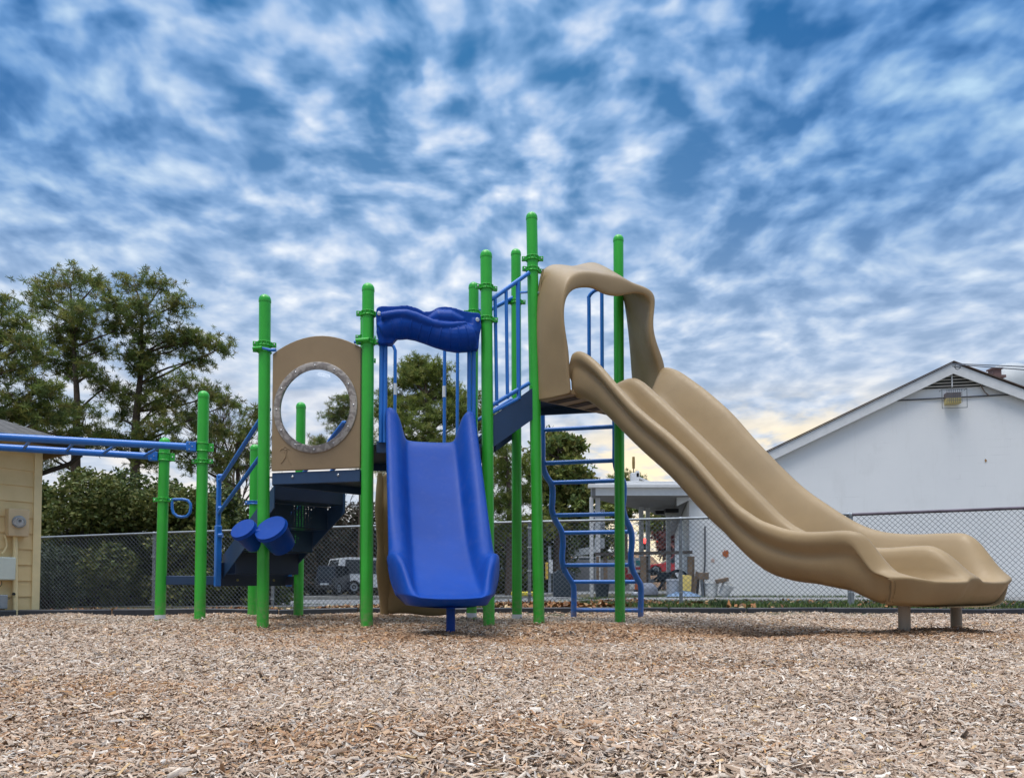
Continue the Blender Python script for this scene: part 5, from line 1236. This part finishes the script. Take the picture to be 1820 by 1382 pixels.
# ============================================================ vehicles
MT['tyre'] = simple('tyre_rubber', (.012, .012, .013), .8); MT['cargls'] = simple('dark_car_glass', (.015, .02, .025), .08); MT['lampred'] = simple('red_lamp_lens', (.45, .02, .02), .25); MT['plate'] = simple('number_plate', (.45, .50, .55), .5)
def car(u, v, y, rz, L_, H_, W_, paint, label, style='suv', name='parked_car', lens='lampred'):
    q = P(u, v, y); root = thing(name, (q.x, y, q.z), label, 'car'); M0 = Matrix.Translation(root.location) @ Matrix.Rotation(rz, 4, 'Z')
    k = L_/2; hb_ = .50*H_
    if style == 'suv': roof = [(-k*.96, hb_*1.02), (-k*.88, H_*.97), (-k*.70, H_), (k*.12, H_*.985), (k*.42, hb_*1.14)]
    elif style == 'sedan': roof = [(-k*.78, hb_*1.12), (-k*.45, H_*.98), (-k*.3, H_), (k*.08, H_*.98), (k*.42, hb_*1.10)]
    body = [(-k, .22*H_), (-k*1.0, hb_*.75), (-k*.97, hb_*1.04)] + roof + [(k*.55, hb_*1.06), (k*.93, hb_*.92), (k, hb_*.7), (k*.99, .2*H_)]
    arch = []
    for cxw in (k*.64, -k*.62):
        for a in np.linspace(0, math.pi, 9): arch.append((cxw+.36*math.cos(a)*1.0, .17*H_+.36*math.sin(a)))
    outl = body+arch
    m = MB(); V = []
    secs = [(-W_/2, .97), (-W_/2*.98, 1.0), (W_/2*.98, 1.0), (W_/2, .97)]
    def tw_(x, z, yy):
        t_ = max(0, (z-hb_)/(H_-hb_)); return M0 @ Vector((x, yy*(1-.14*t_), z))
    for yy, q_ in secs: V += [tw_(x*(1 if abs(yy) < W_/2 else .995), z, yy) for x, z in outl]
    n_ = len(outl); fs = [tuple(range(n_-1, -1, -1)), tuple(3*n_+i for i in range(n_))]+[(s*n_+i, s*n_+(i+1) % n_, (s+1)*n_+(i+1) % n_, (s+1)*n_+i) for s in range(3) for i in range(n_)]
    b = m.add(V, fs).build('body', paint, root, smooth=30); fix_normals(b); bv = b.modifiers.new('b', 'BEVEL'); bv.width = .035; bv.segments = 2; bv.limit_method = 'ANGLE'; bv.angle_limit = R(40)
    # side windows
    hi = H_*.93; lo = hb_*1.10; x0_, x1_ = roof[0][0]*.93+.05, k*.36
    for sd in (-1, 1):
        for a_, b_2 in ((x0_+.12, -k*.42), (-k*.39, -k*.03), (k*0.0, x1_)):
            top_a = a_+.04; top_b = b_2-.03 if b_2 < k*.2 else k*.13
            pts_ = [tw_(a_, lo, sd*(W_/2+.004)), tw_(b_2, lo, sd*(W_/2+.004)), tw_(top_b, hi, sd*(W_/2+.004)), tw_(top_a if a_ > x0_+.2 else a_+.10, hi, sd*(W_/2+.004))]
            w_ = MB().plate(pts_, .012, M0.to_3x3() @ Vector((0, sd, .1))).build('side_window', MT['cargls'], root, smooth=0); fix_normals(w_)
    rw_ = W_*.40
    def glass(xa, za, xb, zb2, sgn, nm):
        p1 = [M0 @ Vector(q) for q in ((xa+sgn*.012, -rw_*1.0, za), (xa+sgn*.012, rw_*1.0, za), (xb+sgn*.012, rw_*.85, zb2), (xb+sgn*.012, -rw_*.85, zb2))]
        w_ = MB().plate(p1, .015, M0.to_3x3() @ Vector((sgn, 0, .3))).build(nm, MT['cargls'], root, smooth=0); fix_normals(w_)
    glass(roof[0][0]+.01, hb_*1.12, roof[1][0]-.0, H_*.93, -1, 'rear_window'); glass(roof[4][0], hb_*1.17, roof[3][0]+.03, H_*.95, 1, 'windscreen')
    for sd in (-1, 1):
        c_ = M0 @ Vector((-k*.985, sd*W_*.44, hb_*.93)); MB().box(c_, (.09, .14, .30 if style == 'suv' else .15), rz).build('tail_lamp', MT[lens], root, bevel=.02)
        c_ = M0 @ Vector((k*.965, sd*W_*.38, hb_*.78)); MB().box(c_, (.10, .32, .15), rz).build('headlight', MT['sticker'], root, bevel=.03)
        for cxw in (k*.64, -k*.62):
            ax = M0.to_3x3() @ Vector((0, sd, 0)); c_ = M0 @ Vector((cxw, sd*(W_/2-.12), .33))
            w_ = MB().lathe([(.28, -.11), (.335, -.09), (.335, .09), (.30, .11), (.20, .105)], c_, ax, 24).build('wheel', MT['tyre'], root)
            MB().lathe([(.20, .10), (.19, .112), (.05, .10), (.04, .12)], c_, ax, 16).build('rim', MT['galv'], w_)
    MB().box(M0 @ Vector((-k*1.0-.01, 0, hb_*.72)), (.02, .42, .13), rz).build('number_plate', MT['plate'], root)
    MB().box(M0 @ Vector((-k*1.0, 0, .27*H_)), (.14, W_*.92, .22), rz).build('bumper', MT['tyre'], root, bevel=.04)
    return root
wp = simple('white_car_paint', (.62, .65, .68), .2, .03); dk = simple('black_car_paint', (.012, .016, .028), .25); rp = simple('red_car_paint', (.42, .03, .035), .3); bp_ = simple('blue_grey_car_paint', (.22, .29, .36), .3); gp = simple('silver_car_paint', (.40, .42, .44), .3)
car(668, 1054, 38.0, R(32), 4.9, 1.80, 1.95, wp, 'white suv parked across the lot beyond the dark car')
car(600, 1057, 36.0, R(80), 3.0, 1.42, .98, dk, 'small black car seen from behind beside the white suv', 'suv', lens='cargls')
car(908, 1027, 60, R(8), 4.3, 1.45, 1.8, bp_, 'pale blue grey car on the far road between the green posts', 'sedan')
car(1205, 1022, 46, R(176), 4.6, 1.35, 1.9, rp, 'red car with pale windows on the road beyond the carport', 'sedan')
car(1048, 1030, 48, R(5), 4.4, 1.5, 1.8, gp, 'silver car beyond the dark waste bin', 'sedan')

# far signs and poles
r = put('utility_pole', 977, 1040, 33, 'short grey pole with a yellow sleeve beside the dark waste bin', 'pole'); MB().tube([r.location-Vector((0, 0, .3)), r.location+Vector((0, 0, 1.75))], .07, 12).build('pole', MT['galv'], r)
m = MB().box(r.location+Vector((-.13, -.05, .65)), (.12, .10, .75)); m.build('sleeve', simple('yellow_sleeve', (.62, .42, .07), .6), r, bevel=.01); MB().box(r.location+Vector((.05, -.08, .85)), (.16, .1, .6)).build('panel', MT['whitepost'], r)
r = put('lane_sign', 637, 1040, 46, 'pair of narrow pale yellow panels above the white suv', 'sign'); c = r.location
MB().tube([c, c+Vector((0, 0, 2.3))], .035, 8).build('pole', MT['galv'], r)
for dx in (-.09, .09): MB().box(c+Vector((dx, -.05, 1.95)), (.14, .03, .64)).build('panel', simple('pale_yellow_panel', (.75, .62, .35), .5) if dx < 0 else bpy.data.materials['pale_yellow_panel'], r)
r = put('street_sign', 1013, 1040, 62, 'small green street name sign above the far road', 'sign'); c = r.location; MB().tube([c, c+Vector((0, 0, 3.6))], .04, 8).build('pole', MT['galv'], r); MB().box(c+Vector((0, -.05, 3.45)), (.42, .03, .22)).build('name_plate', simple('green_sign_face', (.02, .32, .20), .5), r)
r = put('red_sign', 904, 1040, 52, 'red rounded panel beyond the fence between the green posts', 'sign'); c = r.location; MB().box(c+Vector((0, 0, 2.1)), (.48, .06, .85)).build('panel', rp, r, bevel=.1); MB().tube([c, c+Vector((0, 0.05, 1.7))], .04, 8).build('pole', MT['galv'], r)
t = NT('lit_red_signal'); t.col((.8, .02, .02)); t.b.inputs['Emission Color'].default_value = (1, .04, .03, 1); t.b.inputs['Emission Strength'].default_value = 5; MT['redlit'] = t.m
tl = put('traffic_signal', 1158, 1040, 70, 'traffic signal mast with two lit red lamps beyond the carport', 'traffic light'); c = tl.location; y = 70
z = P(1158, 957, y).z; MB().tube([P(1085, 960, y), P(1215, 958, y)], .05, 8).build('mast_arm', MT['galv'], tl); pq = P(1215, 958, y); MB().tube([(pq.x, y, 0), (pq.x, y, z+.4)], .10, 10).build('mast', MT['galv'], tl)
for u, v in ((1146, 961), (1171, 961)):
    q = P(u, v, y); hd = MB().box(q+Vector((0, .12, -.32)), (.36, .2, 1.05)).build('signal_head', simple('dark_signal_housing', (.02, .02, .02), .5), tl, bevel=.03)
    MB().lathe([(.24, 0), (.22, .05), (.1, .09)], q, (0, -1, 0), 16).build('red_lamp', MT['redlit'], hd)

# low building behind (long pale roof edge left of carport)
r = put('low_building', 1030, 1040, 45, 'long low white roofed building beyond the waste bin', 'building'); c = r.location
a = P(1000, 985, 45); b = P(1062, 976, 45); MB().beam(a, b, .3, .42).build('roof_edge', MT['white'], r, smooth=0); MB().beam(Vector((a.x, 46, 1.1)), Vector((b.x+3, 46, 1.1)), .3, 2.0).build('wall', MT['soffit'], r, smooth=0)

# brown bank of bare earth / dry leaves beyond the carport
xs = np.linspace(X(985, 60), X(1290, 60), 40); ys = np.linspace(66, 96, 14)
t = NT('dry_brown_bank'); f = t.noise(1.2, 6, .7); t.col(t.ramp(f, [(.3, (.14, .075, .04)), (.7, (.28, .17, .09))])); t.set(Roughness=.95); MT['bank'] = t.m
grid('hill', xs, ys, lambda x, y: g(x, y)+3.6*np.exp(-((y-82)/8.)**2)*sstep(X(985, 60), X(1040, 60), x)*(1-sstep(X(1240, 60), X(1290, 60), x)), MT['bank'])
# ============================================================ trees
def leafmat(name, a, b, c, trans=.4):
    t = NT(name); at = t.n('ShaderNodeAttribute', attribute_name='tint'); t.col(at.outputs['Color']); t.set(Roughness=.6); t.b.inputs['Specular IOR Level'].default_value = .3
    t.b.inputs['Transmission Weight'].default_value = 0
    tr = t.n('ShaderNodeBsdfTranslucent'); t.l(at.outputs['Color'], tr.inputs[0]); mx = t.n('ShaderNodeMixShader'); mx.inputs[0].default_value = trans
    t.l(t.b.outputs[0], mx.inputs[1]); t.l(tr.outputs[0], mx.inputs[2]); t.l(mx.outputs[0], t.o.inputs[0]); return t.m
MT['needles'] = leafmat('pine_needles', 0, 0, 0); MT['foliage'] = leafmat('broad_leaves', 0, 0, 0, .2)
MT['bark'] = simple('pine_bark', (.105, .075, .058), .95, .35, 9, bump=.6, bscale=25, bdist=.03)
MT['barkd'] = simple('dark_bark', (.045, .037, .032), .95, .3, 9)
def tufts(C, rs, n_blade, length, width, cols, r, flat=.0, upbias=.25):
    "C centres (n,3); star-shaped tufts of narrow blades"
    n = len(C); k = n_blade
    d = r.normal(size=(n, k, 3)); d[..., 2] += upbias; d /= np.linalg.norm(d, axis=-1, keepdims=True)
    s = np.cross(d, r.normal(size=(n, k, 3))); s /= np.linalg.norm(s, axis=-1, keepdims=True)+1e-6
    ln = length*rs[:, None, None]*r.uniform(.6, 1.1, (n, k, 1)); wd = width*rs[:, None, None]*r.uniform(.7, 1.3, (n, k, 1))
    c = C[:, None, :]
    a = c + d*ln*.12 - s*wd*.5; b = c + d*ln*.12 + s*wd*.5; e = c + d*ln + s*wd*.35; f = c + d*ln - s*wd*.35
    V = np.stack([a, b, e, f], 2).reshape(-1, 3); FQ = np.arange(n*k*4).reshape(-1, 4)
    return V, FQ, np.repeat(cols, k, 0)*r.uniform(.8, 1.2, (n*k, 1))
def limb(a, b, r0, r1, rr, sag=.1, n=6):
    a = Vector(a); b = Vector(b); L_ = (b-a).length; off = Vector((rr.uniform(-1, 1), rr.uniform(-1, 1), rr.uniform(-.2, .8)))*L_*sag
    return [a.lerp(b, i/n)+off*math.sin(math.pi*i/n)+Vector((rr.uniform(-1, 1), rr.uniform(-1, 1), rr.uniform(-1, 1)))*L_*.012 for i in range(n+1)], [r0+(r1-r0)*i/n for i in range(n+1)]
def tree(name, label, trunk, blobs, y, seed, pal, cat='tree', group=None, dens=1.0, blade=(24, .20, .021), subr=.56, dspread=1.0, tr0=.22, mat='needles', bark='bark', trunk_top=.05, limbr=.055, fill=.9, gaps=.0):
    """trunk: list of (u, v); blobs: (u, v, r) outline of the crown at distance y"""
    rr = random.Random(seed); r = np.random.default_rng(seed); s = y/1314
    tp = [P(u, v, y+rr.uniform(-.2, .2)) for u, v in trunk]
    root = thing(name, (tp[0].x, y, gz(tp[0].x, y)), label, cat, group)
    tp[0].z = min(tp[0].z, gz(tp[0].x, y)-.2)
    m = MB(); n = len(tp); sp = smooth_path(tp, 4); m.tube(sp, [tr0+(trunk_top-tr0)*(i/(len(sp)-1))**.8 for i in range(len(sp))], 10)
    Cs = []; Rs = []; tz = [p.z for p in sp]
    for (u, v, br) in blobs:
        R_ = br*s; c = P(u, v, y+rr.gauss(0, R_*dspread*1.1)); 
        # attach to the trunk below and inwards
        hz_ = max(c.z-abs(c.x-tp[-1].x)*rr.uniform(.25, .55)-R_*.4, tz[0]+1.5)
        j = min(range(len(sp)), key=lambda i: abs(sp[i].z-hz_)); a = sp[j]
        pth, rad = limb(a, c, limbr*(1+R_*.35), limbr*.35, rr, .10, 7); m.tube(pth, rad, 6)
        ns = max(4, int(8*dens*fill*(R_/.9)**1.6))
        for q in range(ns):
            th, ph = rr.uniform(0, 6.28), rr.uniform(-1, 1); q_ = rr.uniform(.45, 1.0)
            sc_ = c+Vector((math.cos(th)*math.sqrt(1-ph*ph), math.sin(th)*math.sqrt(1-ph*ph)*dspread, ph*.85))*R_*q_
            pth, rad = limb(pth[rr.randint(4, 7)] if len(pth) > 7 else c, sc_, limbr*.35, limbr*.12, rr, .15, 4) if False else limb(c, sc_, limbr*.35, limbr*.12, rr, .15, 4); m.tube(pth, rad, 4, cap=False)
            k = int(rr.uniform(15, 24)*dens*(subr/.55)**2); e = r.normal(size=(k, 3))*np.array([subr*.55, subr*.55, subr*.30])
            pts_ = np.array(sc_)+e+np.array([0, 0, subr*.1]); Cs.append(pts_); Rs.append(r.uniform(.7, 1.25, k))
            for w_ in range(3):
                p_ = Vector(pts_[rr.randrange(k)]); m.tube([sc_, (sc_+p_)/2+Vector((0, 0, .05)), p_], [limbr*.14, limbr*.1, limbr*.05], 4, cap=False)
    C = np.concatenate(Cs); Rr = np.concatenate(Rs); pal = np.array(pal); cl = pal[r.choice(len(pal), len(C))]
    V, FQ, CC = tufts(C, Rr, blade[0], blade[1], blade[2], cl, r)
    m.build('trunk', MT[bark], root, smooth=60); npmesh('crown', V, FQ, MT[mat], root, color=CC)
    return root
PINE = [(0.179, 0.23, 0.058), (0.136, 0.192, 0.048), (0.23, 0.266, 0.062), (0.265, 0.266, 0.067), (0.107, 0.151, 0.047), (0.205, 0.188, 0.062)]
T1 = [(125, 512, 38), (88, 520, 27), (165, 512, 28), (75, 548, 20), (150, 555, 36), (112, 575, 30), (190, 545, 26), (100, 615, 17), (180, 622, 27), (200, 590, 24), (70, 640, 12), (88, 735, 22), (185, 690, 18), (150, 742, 30), (105, 770, 26), (180, 770, 26), (60, 765, 22), (130, 640, 14)]
T0 = [(2, 548, 24), (22, 575, 24), (12, 612, 28), (45, 612, 20), (0, 660, 28), (40, 655, 20), (22, 700, 32), (58, 730, 26), (-30, 600, 30), (-40, 660, 30), (-60, 560, 30), (85, 700, 16), (70, 690, 14), (30, 740, 28), (-10, 740, 30), (88, 745, 16)]
T2 = [(240, 508, 20), (285, 512, 22), (262, 540, 24), (232, 548, 20), (305, 545, 18), (240, 582, 24), (278, 590, 26), (325, 592, 20), (362, 606, 20), (392, 618, 13), (345, 640, 15), (312, 622, 18), (228, 640, 24), (265, 640, 22), (290, 690, 28), (330, 690, 24), (232, 700, 24), (345, 742, 22), (305, 752, 26), (260, 762, 26), (382, 765, 20), (215, 745, 22), (270, 795, 20), (400, 720, 10)]
T2 += [(255, 820, 24), (215, 800, 22), (300, 800, 22), (190, 780, 20), (248, 610, 20), (255, 660, 22), (300, 720, 22), (370, 700, 14), (270, 725, 22)]
T1 += [(110, 660, 16), (165, 660, 18), (115, 720, 20), (60, 800, 22), (150, 800, 24), (100, 810, 22), (130, 590, 26)]
T3 = [(420, 790, 24), (450, 770, 20), (385, 812, 26), (342, 820, 24), (440, 830, 28), (400, 850, 26), (470, 820, 22), (455, 735, 12), (360, 780, 18), (320, 800, 16)]
tree('pine_tree', 'tall pine with rounded crown and forked trunk, second from the shed side', [(133, 1060), (134, 900), (135, 790), (137, 720), (133, 640), (128, 560)], T1, 30, 11, PINE, tr0=.27, group='pines behind the left hedge', dspread=.8)
tree('pine_tree', 'spreading pine rising over the shed roof at the left edge', [(5, 1060), (-5, 850), (-30, 740), (-35, 640)], T0, 27, 12, PINE, tr0=.26, group='pines behind the left hedge', dspread=.8)
tree('pine_tree', 'tall straight pine with wide right hand branches above the short green post', [(240, 1060), (240, 900), (241, 760), (250, 660), (252, 560)], T2, 31, 13, PINE, tr0=.30, group='pines behind the left hedge', dspread=.8)
tree('pine_tree', 'low dense pine behind the monkey bar post', [(430, 1060), (425, 900), (420, 790)], T3, 34, 14, PINE, tr0=.2, group='pines behind the left hedge', dspread=.9)
CP = [(748, 655, 27), (722, 672, 24), (780, 668, 27), (805, 692, 25), (700, 700, 20), (752, 700, 36), (828, 712, 18), (720, 735, 30), (780, 735, 30), (815, 740, 26), (840, 745, 18), (695, 760, 18), (750, 775, 30), (792, 790, 26), (830, 790, 22), (715, 800, 24), (765, 830, 26), (865, 735, 8), (870, 760, 14), (800, 840, 24), (720, 850, 24), (680, 730, 14), (690, 820, 20)]
GRN = [(0.213, 0.266, 0.058), (0.171, 0.223, 0.053), (0.265, 0.309, 0.067), (0.273, 0.283, 0.076), (0.127, 0.171, 0.044)]
tree('pine_tree', 'broad domed pine seen between the blue hood and the blue slide', [(770, 1050), (768, 900), (765, 800), (757, 700)], CP, 36, 15, GRN, tr0=.28, dens=1.5, dspread=.9)
WP = [(618, 712, 12), (605, 732, 13), (632, 738, 15), (592, 742, 8), (612, 765, 12), (640, 765, 16), (628, 790, 14), (655, 745, 16), (660, 790, 18), (572, 790, 7), (640, 820, 20), (600, 812, 12)]
tree('pine_tree', 'thin pine seen through the bubble window', [(640, 1050), (642, 850), (640, 760)], WP, 40, 16, PINE, tr0=.2, dspread=.8)
R1 = [(890, 790, 18), (885, 815, 22), (900, 850, 26), (925, 830, 20), (885, 890, 28), (930, 880, 28), (915, 930, 26), (870, 950, 22), (950, 940, 24)]
R2 = [(978, 790, 16), (995, 782, 14), (1022, 796, 12), (962, 800, 16), (1000, 812, 16), (968, 840, 22), (1005, 845, 24), (1035, 850, 18), (985, 880, 28), (1025, 885, 24), (1000, 925, 28), (965, 930, 24), (1035, 930, 24), (1012, 826, 12), (1045, 870, 14)]
tree('pine_tree', 'dark green pine standing between the tall green posts right of the blue slide', [(905, 1050), (905, 900), (900, 800)], R1, 38, 17, GRN, tr0=.25, dens=1.4)
tree('oak_tree', 'dark leafy tree behind the wavy blue ladder', [(990, 1050), (992, 900), (992, 800)], R2, 42, 18, PINE, tr0=.28, dens=1.4, mat='foliage', blade=(9, .34, .12))
tree('pine_tree', 'small tree top above the carport roof right of the ladder', [(1112, 1040), (1112, 900), (1112, 850)], [(1092, 856, 11), (1112, 848, 12), (1130, 856, 12), (1105, 868, 16), (1128, 875, 16), (1085, 875, 14)], 52, 19, PINE, tr0=.2)
tree('oak_tree', 'loose tree seen under the carport left of the red signal lamps', [(1095, 1040), (1094, 930), (1092, 890)], [(1080, 890, 10), (1100, 900, 12), (1090, 915, 14), (1115, 915, 12), (1075, 925, 10), (1130, 900, 10)], 56, 20, PINE, tr0=.15, mat='foliage', blade=(7, .3, .1))
tree('oak_tree', 'dark tree seen under the carport beside the building corner', [(1180, 1040), (1180, 950), (1182, 900)], [(1160, 925, 12), (1180, 920, 12), (1200, 930, 12), (1170, 940, 14), (1150, 935, 10), (1205, 950, 12)], 58, 21, PINE, tr0=.15, mat='foliage', blade=(7, .3, .1))
tree('red_shrub', 'dark red leaved shrub beyond the carport near the building corner', [(1195, 1030), (1195, 985)], [(1180, 962, 14), (1200, 955, 15), (1212, 968, 13), (1188, 978, 15), (1205, 985, 13)], 48, 22, [(.13, .035, .035), (.09, .028, .03), (.17, .06, .05)], cat='shrub', tr0=.06, mat='foliage', blade=(8, .26, .1), dens=1.3)
# bare winter tree
def bare(name, label, u, v, y, h, seed, spread=1.0, bark='barkd', depth=5):
    rr = random.Random(seed); base = P(u, v, y); root = thing(name, (base.x, y, base.z), label, 'tree'); m = MB()
    def grow(a, d, L_, r_, k):
        b = a+d*L_; mid = (a+b)/2+Vector((rr.uniform(-1, 1), rr.uniform(-1, 1), rr.uniform(-.5, .5)))*L_*.08
        m.tube([a, mid, b], [r_, r_*.85, r_*.65], 5 if k < depth-1 else 4, cap=False)
        if k == 0: return
        for q in range(3 if k > 1 else 3):
            nd = (d+Vector((rr.uniform(-1, 1)*spread, rr.uniform(-1, 1)*spread, rr.uniform(-.2, .6)))*.75).normalized(); grow(b if q else mid, nd, L_*rr.uniform(.6, .82), r_*.6, k-1)
    grow(base-Vector((0, 0, .3)), Vector((0, 0, 1)), h*.34, h*.014, depth); m.build('branches', MT[bark], root, smooth=60); return root
bare('bare_tree', 'leafless pale twigged tree behind the monkey bar post', 425, 1045, 36, 10.6, 31, .9, 'bark', 6)
bare('bare_tree', 'leafless bare tree under the carport roof', 1205, 1040, 60, 7.5, 32, .9, 'bark', 5)
bare('bare_tree', 'leafless tree behind the staircase', 560, 1045, 44, 7.5, 34, 1.0, 'bark', 6)

# ============================================================ shrubs of the hedge
def shrub(label, u, y, wpx, vtop, vbot, seed, pal, name='shrub', dens=1.0, leaf=(.10, .075), group=None, dark=1):
    r = np.random.default_rng(seed); rr = random.Random(seed); s = y/1314; w_ = wpx*s/2; zt_ = P(u, vtop, y).z; x = X(u, y); z0 = gz(x, y); H_ = zt_-z0
    root = thing(name, (x, y, z0), label, 'shrub', group)
    m = MB()
    nst = 9; ends = []
    lob = [(rr.uniform(-.75, .75), rr.uniform(-.6, .6), rr.uniform(.04, 1.0)) for _ in range(40)]
    C = []
    for lx, ly, lz in lob:
        env = math.sqrt(max(0, 1-(max(0, lz-.45)/.72)**2)); cx_ = x+lx*w_*env; cy_ = y+ly*w_*.7*env; cz_ = z0+lz*H_*.88
        q = limb((x+rr.uniform(-.2, .2), y, z0-.1), (cx_, cy_, cz_), .035, .008, rr, .08, 5); m.tube(q[0], q[1], 5, cap=False)
        R_ = w_*rr.uniform(.30, .46); k = int(900*dens*(R_/.8)**2*(.1/leaf[0])**1.2)
        d = r.normal(size=(k, 3)); d /= np.linalg.norm(d, axis=1, keepdims=True); rad = r.uniform(.45, 1.0, (k, 1))**.5
        C.append(np.array([cx_, cy_, cz_])+d*rad*R_*np.array([1, 1, .8])*(1+.22*np.sin(d[:, :1]*9+lz*5)*np.cos(d[:, 2:]*8)))
    C = np.concatenate(C); C = C[C[:, 2] > z0+.02]; n = len(C)
    d = r.normal(size=(n, 3)); d[:, 2] *= .6; d /= np.linalg.norm(d, axis=1, keepdims=True); e = np.cross(d, r.normal(size=(n, 3))); e /= np.linalg.norm(e, axis=1, keepdims=True)
    L_ = leaf[0]*r.uniform(.6, 1.3, (n, 1)); W_ = leaf[1]*r.uniform(.6, 1.3, (n, 1))
    V = np.stack([C-d*L_*.6, C-e*W_*.5, C+d*L_*.6, C+e*W_*.5], 1).reshape(-1, 3); pal = np.array(pal)
    cl = pal[r.choice(len(pal), n)]*r.uniform(.75, 1.2, (n, 1))
    m.build('stems', MT['barkd'], root, smooth=60); npmesh('leaves', V, np.arange(n*4).reshape(-1, 4), MT['foliage'], root, color=cl); return root
HG = [(0.09, 0.127, 0.035), (0.066, 0.098, 0.029), (0.12, 0.155, 0.04), (0.156, 0.167, 0.046), (0.048, 0.071, 0.026)]
HG2 = [(0.114, 0.149, 0.04), (0.09, 0.121, 0.033), (0.156, 0.172, 0.044), (0.186, 0.184, 0.055)]
GR = 'hedge shrubs behind the chain link fence'
for i, (u, y, wp_, vt, lab, pl_) in enumerate([
    (60, 19.0, 150, 845, 'dark evergreen shrub beside the shed corner behind the fence', HG), (150, 18.2, 190, 822, 'wide dark evergreen shrub below the forked pine', HG2), (245, 19.5, 190, 838, 'tall olive green shrub left of the short green post', HG),
    (325, 18.5, 160, 856, 'olive shrub behind the blue hand loop', HG2), (400, 19.8, 160, 846, 'dark shrub between the monkey bar post and the stair rail', HG), (470, 18.6, 110, 880, 'low dark shrub behind the drums', HG)]):
    shrub(lab, u, y, wp_, vt, 1085, 40+i, pl_, group=GR, dens=1.3)
shrub('rounded bush low by the left fence post', 95, 16.6, 100, 960, 1085, 60, [(.05, .075, .04), (.07, .09, .05), (.035, .05, .028)], leaf=(.07, .05), dens=1.2)
for i, (u, y, wp_, vt, lab) in enumerate([(560, 40, 130, 905, 'brown bare thicket bush left of the black car'), (640, 43, 130, 890, 'brown thicket bush behind the white suv'), (720, 42, 130, 880, 'dull thicket bush hidden behind the blue slide'), (510, 38, 90, 900, 'brown green thicket bush behind the stair foot')]):
    shrub(lab, u, y, wp_, vt, 1045, 70+i, [(.085, .062, .045), (.11, .08, .055), (.06, .055, .035), (.05, .06, .03)], leaf=(.20, .09), dens=.9)
for i, (u, y, wp_, vt, lab) in enumerate([(890, 46, 120, 930, 'dark bush beyond the road between the green posts'), (970, 44, 120, 925, 'dark green bush behind the left ladder rail'), (1050, 50, 110, 930, 'dark green bush beyond the carport corner')]):
    shrub(lab, u, y, wp_, vt, 1045, 80+i, HG+[(.07, .055, .035)], leaf=(.2, .12), dens=.8)
# small weeds along the fence
for i, (u, y, w_, vt) in enumerate([(1278, 12.2, 22, 1068), (1745, 14.6, 60, 1050), (1040, 12.3, 14, 1074)]):
    q = X(u, y); r = np.random.default_rng(90+i); n = 260; cx_ = q+r.normal(0, w_*y/1314*.35, n); cy_ = y+r.normal(0, .08, n); h = r.uniform(.04, .15, n); a = r.uniform(0, 6.28, n)
    b = np.stack([cx_, cy_, g(cx_, cy_)], -1); s = np.stack([np.cos(a), np.sin(a), 0*a], -1)*.012; tip = b+np.stack([np.sin(a)*h*.5, np.cos(a)*h*.5, h], -1)
    o = npmesh('weed_clump', np.stack([b-s, b+s, tip], 1).reshape(-1, 3), np.arange(n*3).reshape(-1, 3), MT['leaf'], color=np.array([[.05, .09, .03]])*r.uniform(.6, 1.3, (n, 1)))
    tag(o, ['weed clump growing at the fence right of the ladder', 'green weeds along the foot of the white building wall', 'small weed clump at the fence behind the ladder foot'][i], 'weed')
# far wood closing the horizon
r = np.random.default_rng(99); n = 26000
xx = r.uniform(-75, 42, n); 
hgt = 4.2+1.6*np.sin(xx*.21)+1.1*np.sin(xx*.53+1); hgt = hgt*np.where(xx > 6, .55, 1.0)+ 0*xx
zz = r.random(n)**.8*hgt; yy = 100+r.normal(0, 4, n); C = np.stack([xx, yy, zz+.9], -1)
d = r.normal(size=(n, 3)); d /= np.linalg.norm(d, axis=1, keepdims=True); e = np.cross(d, r.normal(size=(n, 3))); e /= np.linalg.norm(e, axis=1, keepdims=True)
V = np.stack([C-d*.5, C-e*.35, C+d*.5, C+e*.35], 1).reshape(-1, 3); pal = np.array([(.05, .06, .03), (.07, .06, .04), (.04, .05, .025), (.09, .07, .05)])
o = npmesh('far_wood', V, np.arange(n*4).reshape(-1, 4), MT['foliage'], color=pal[r.choice(4, n)]); tag(o, 'distant mixed wood along the horizon', 'wood', kind='stuff')
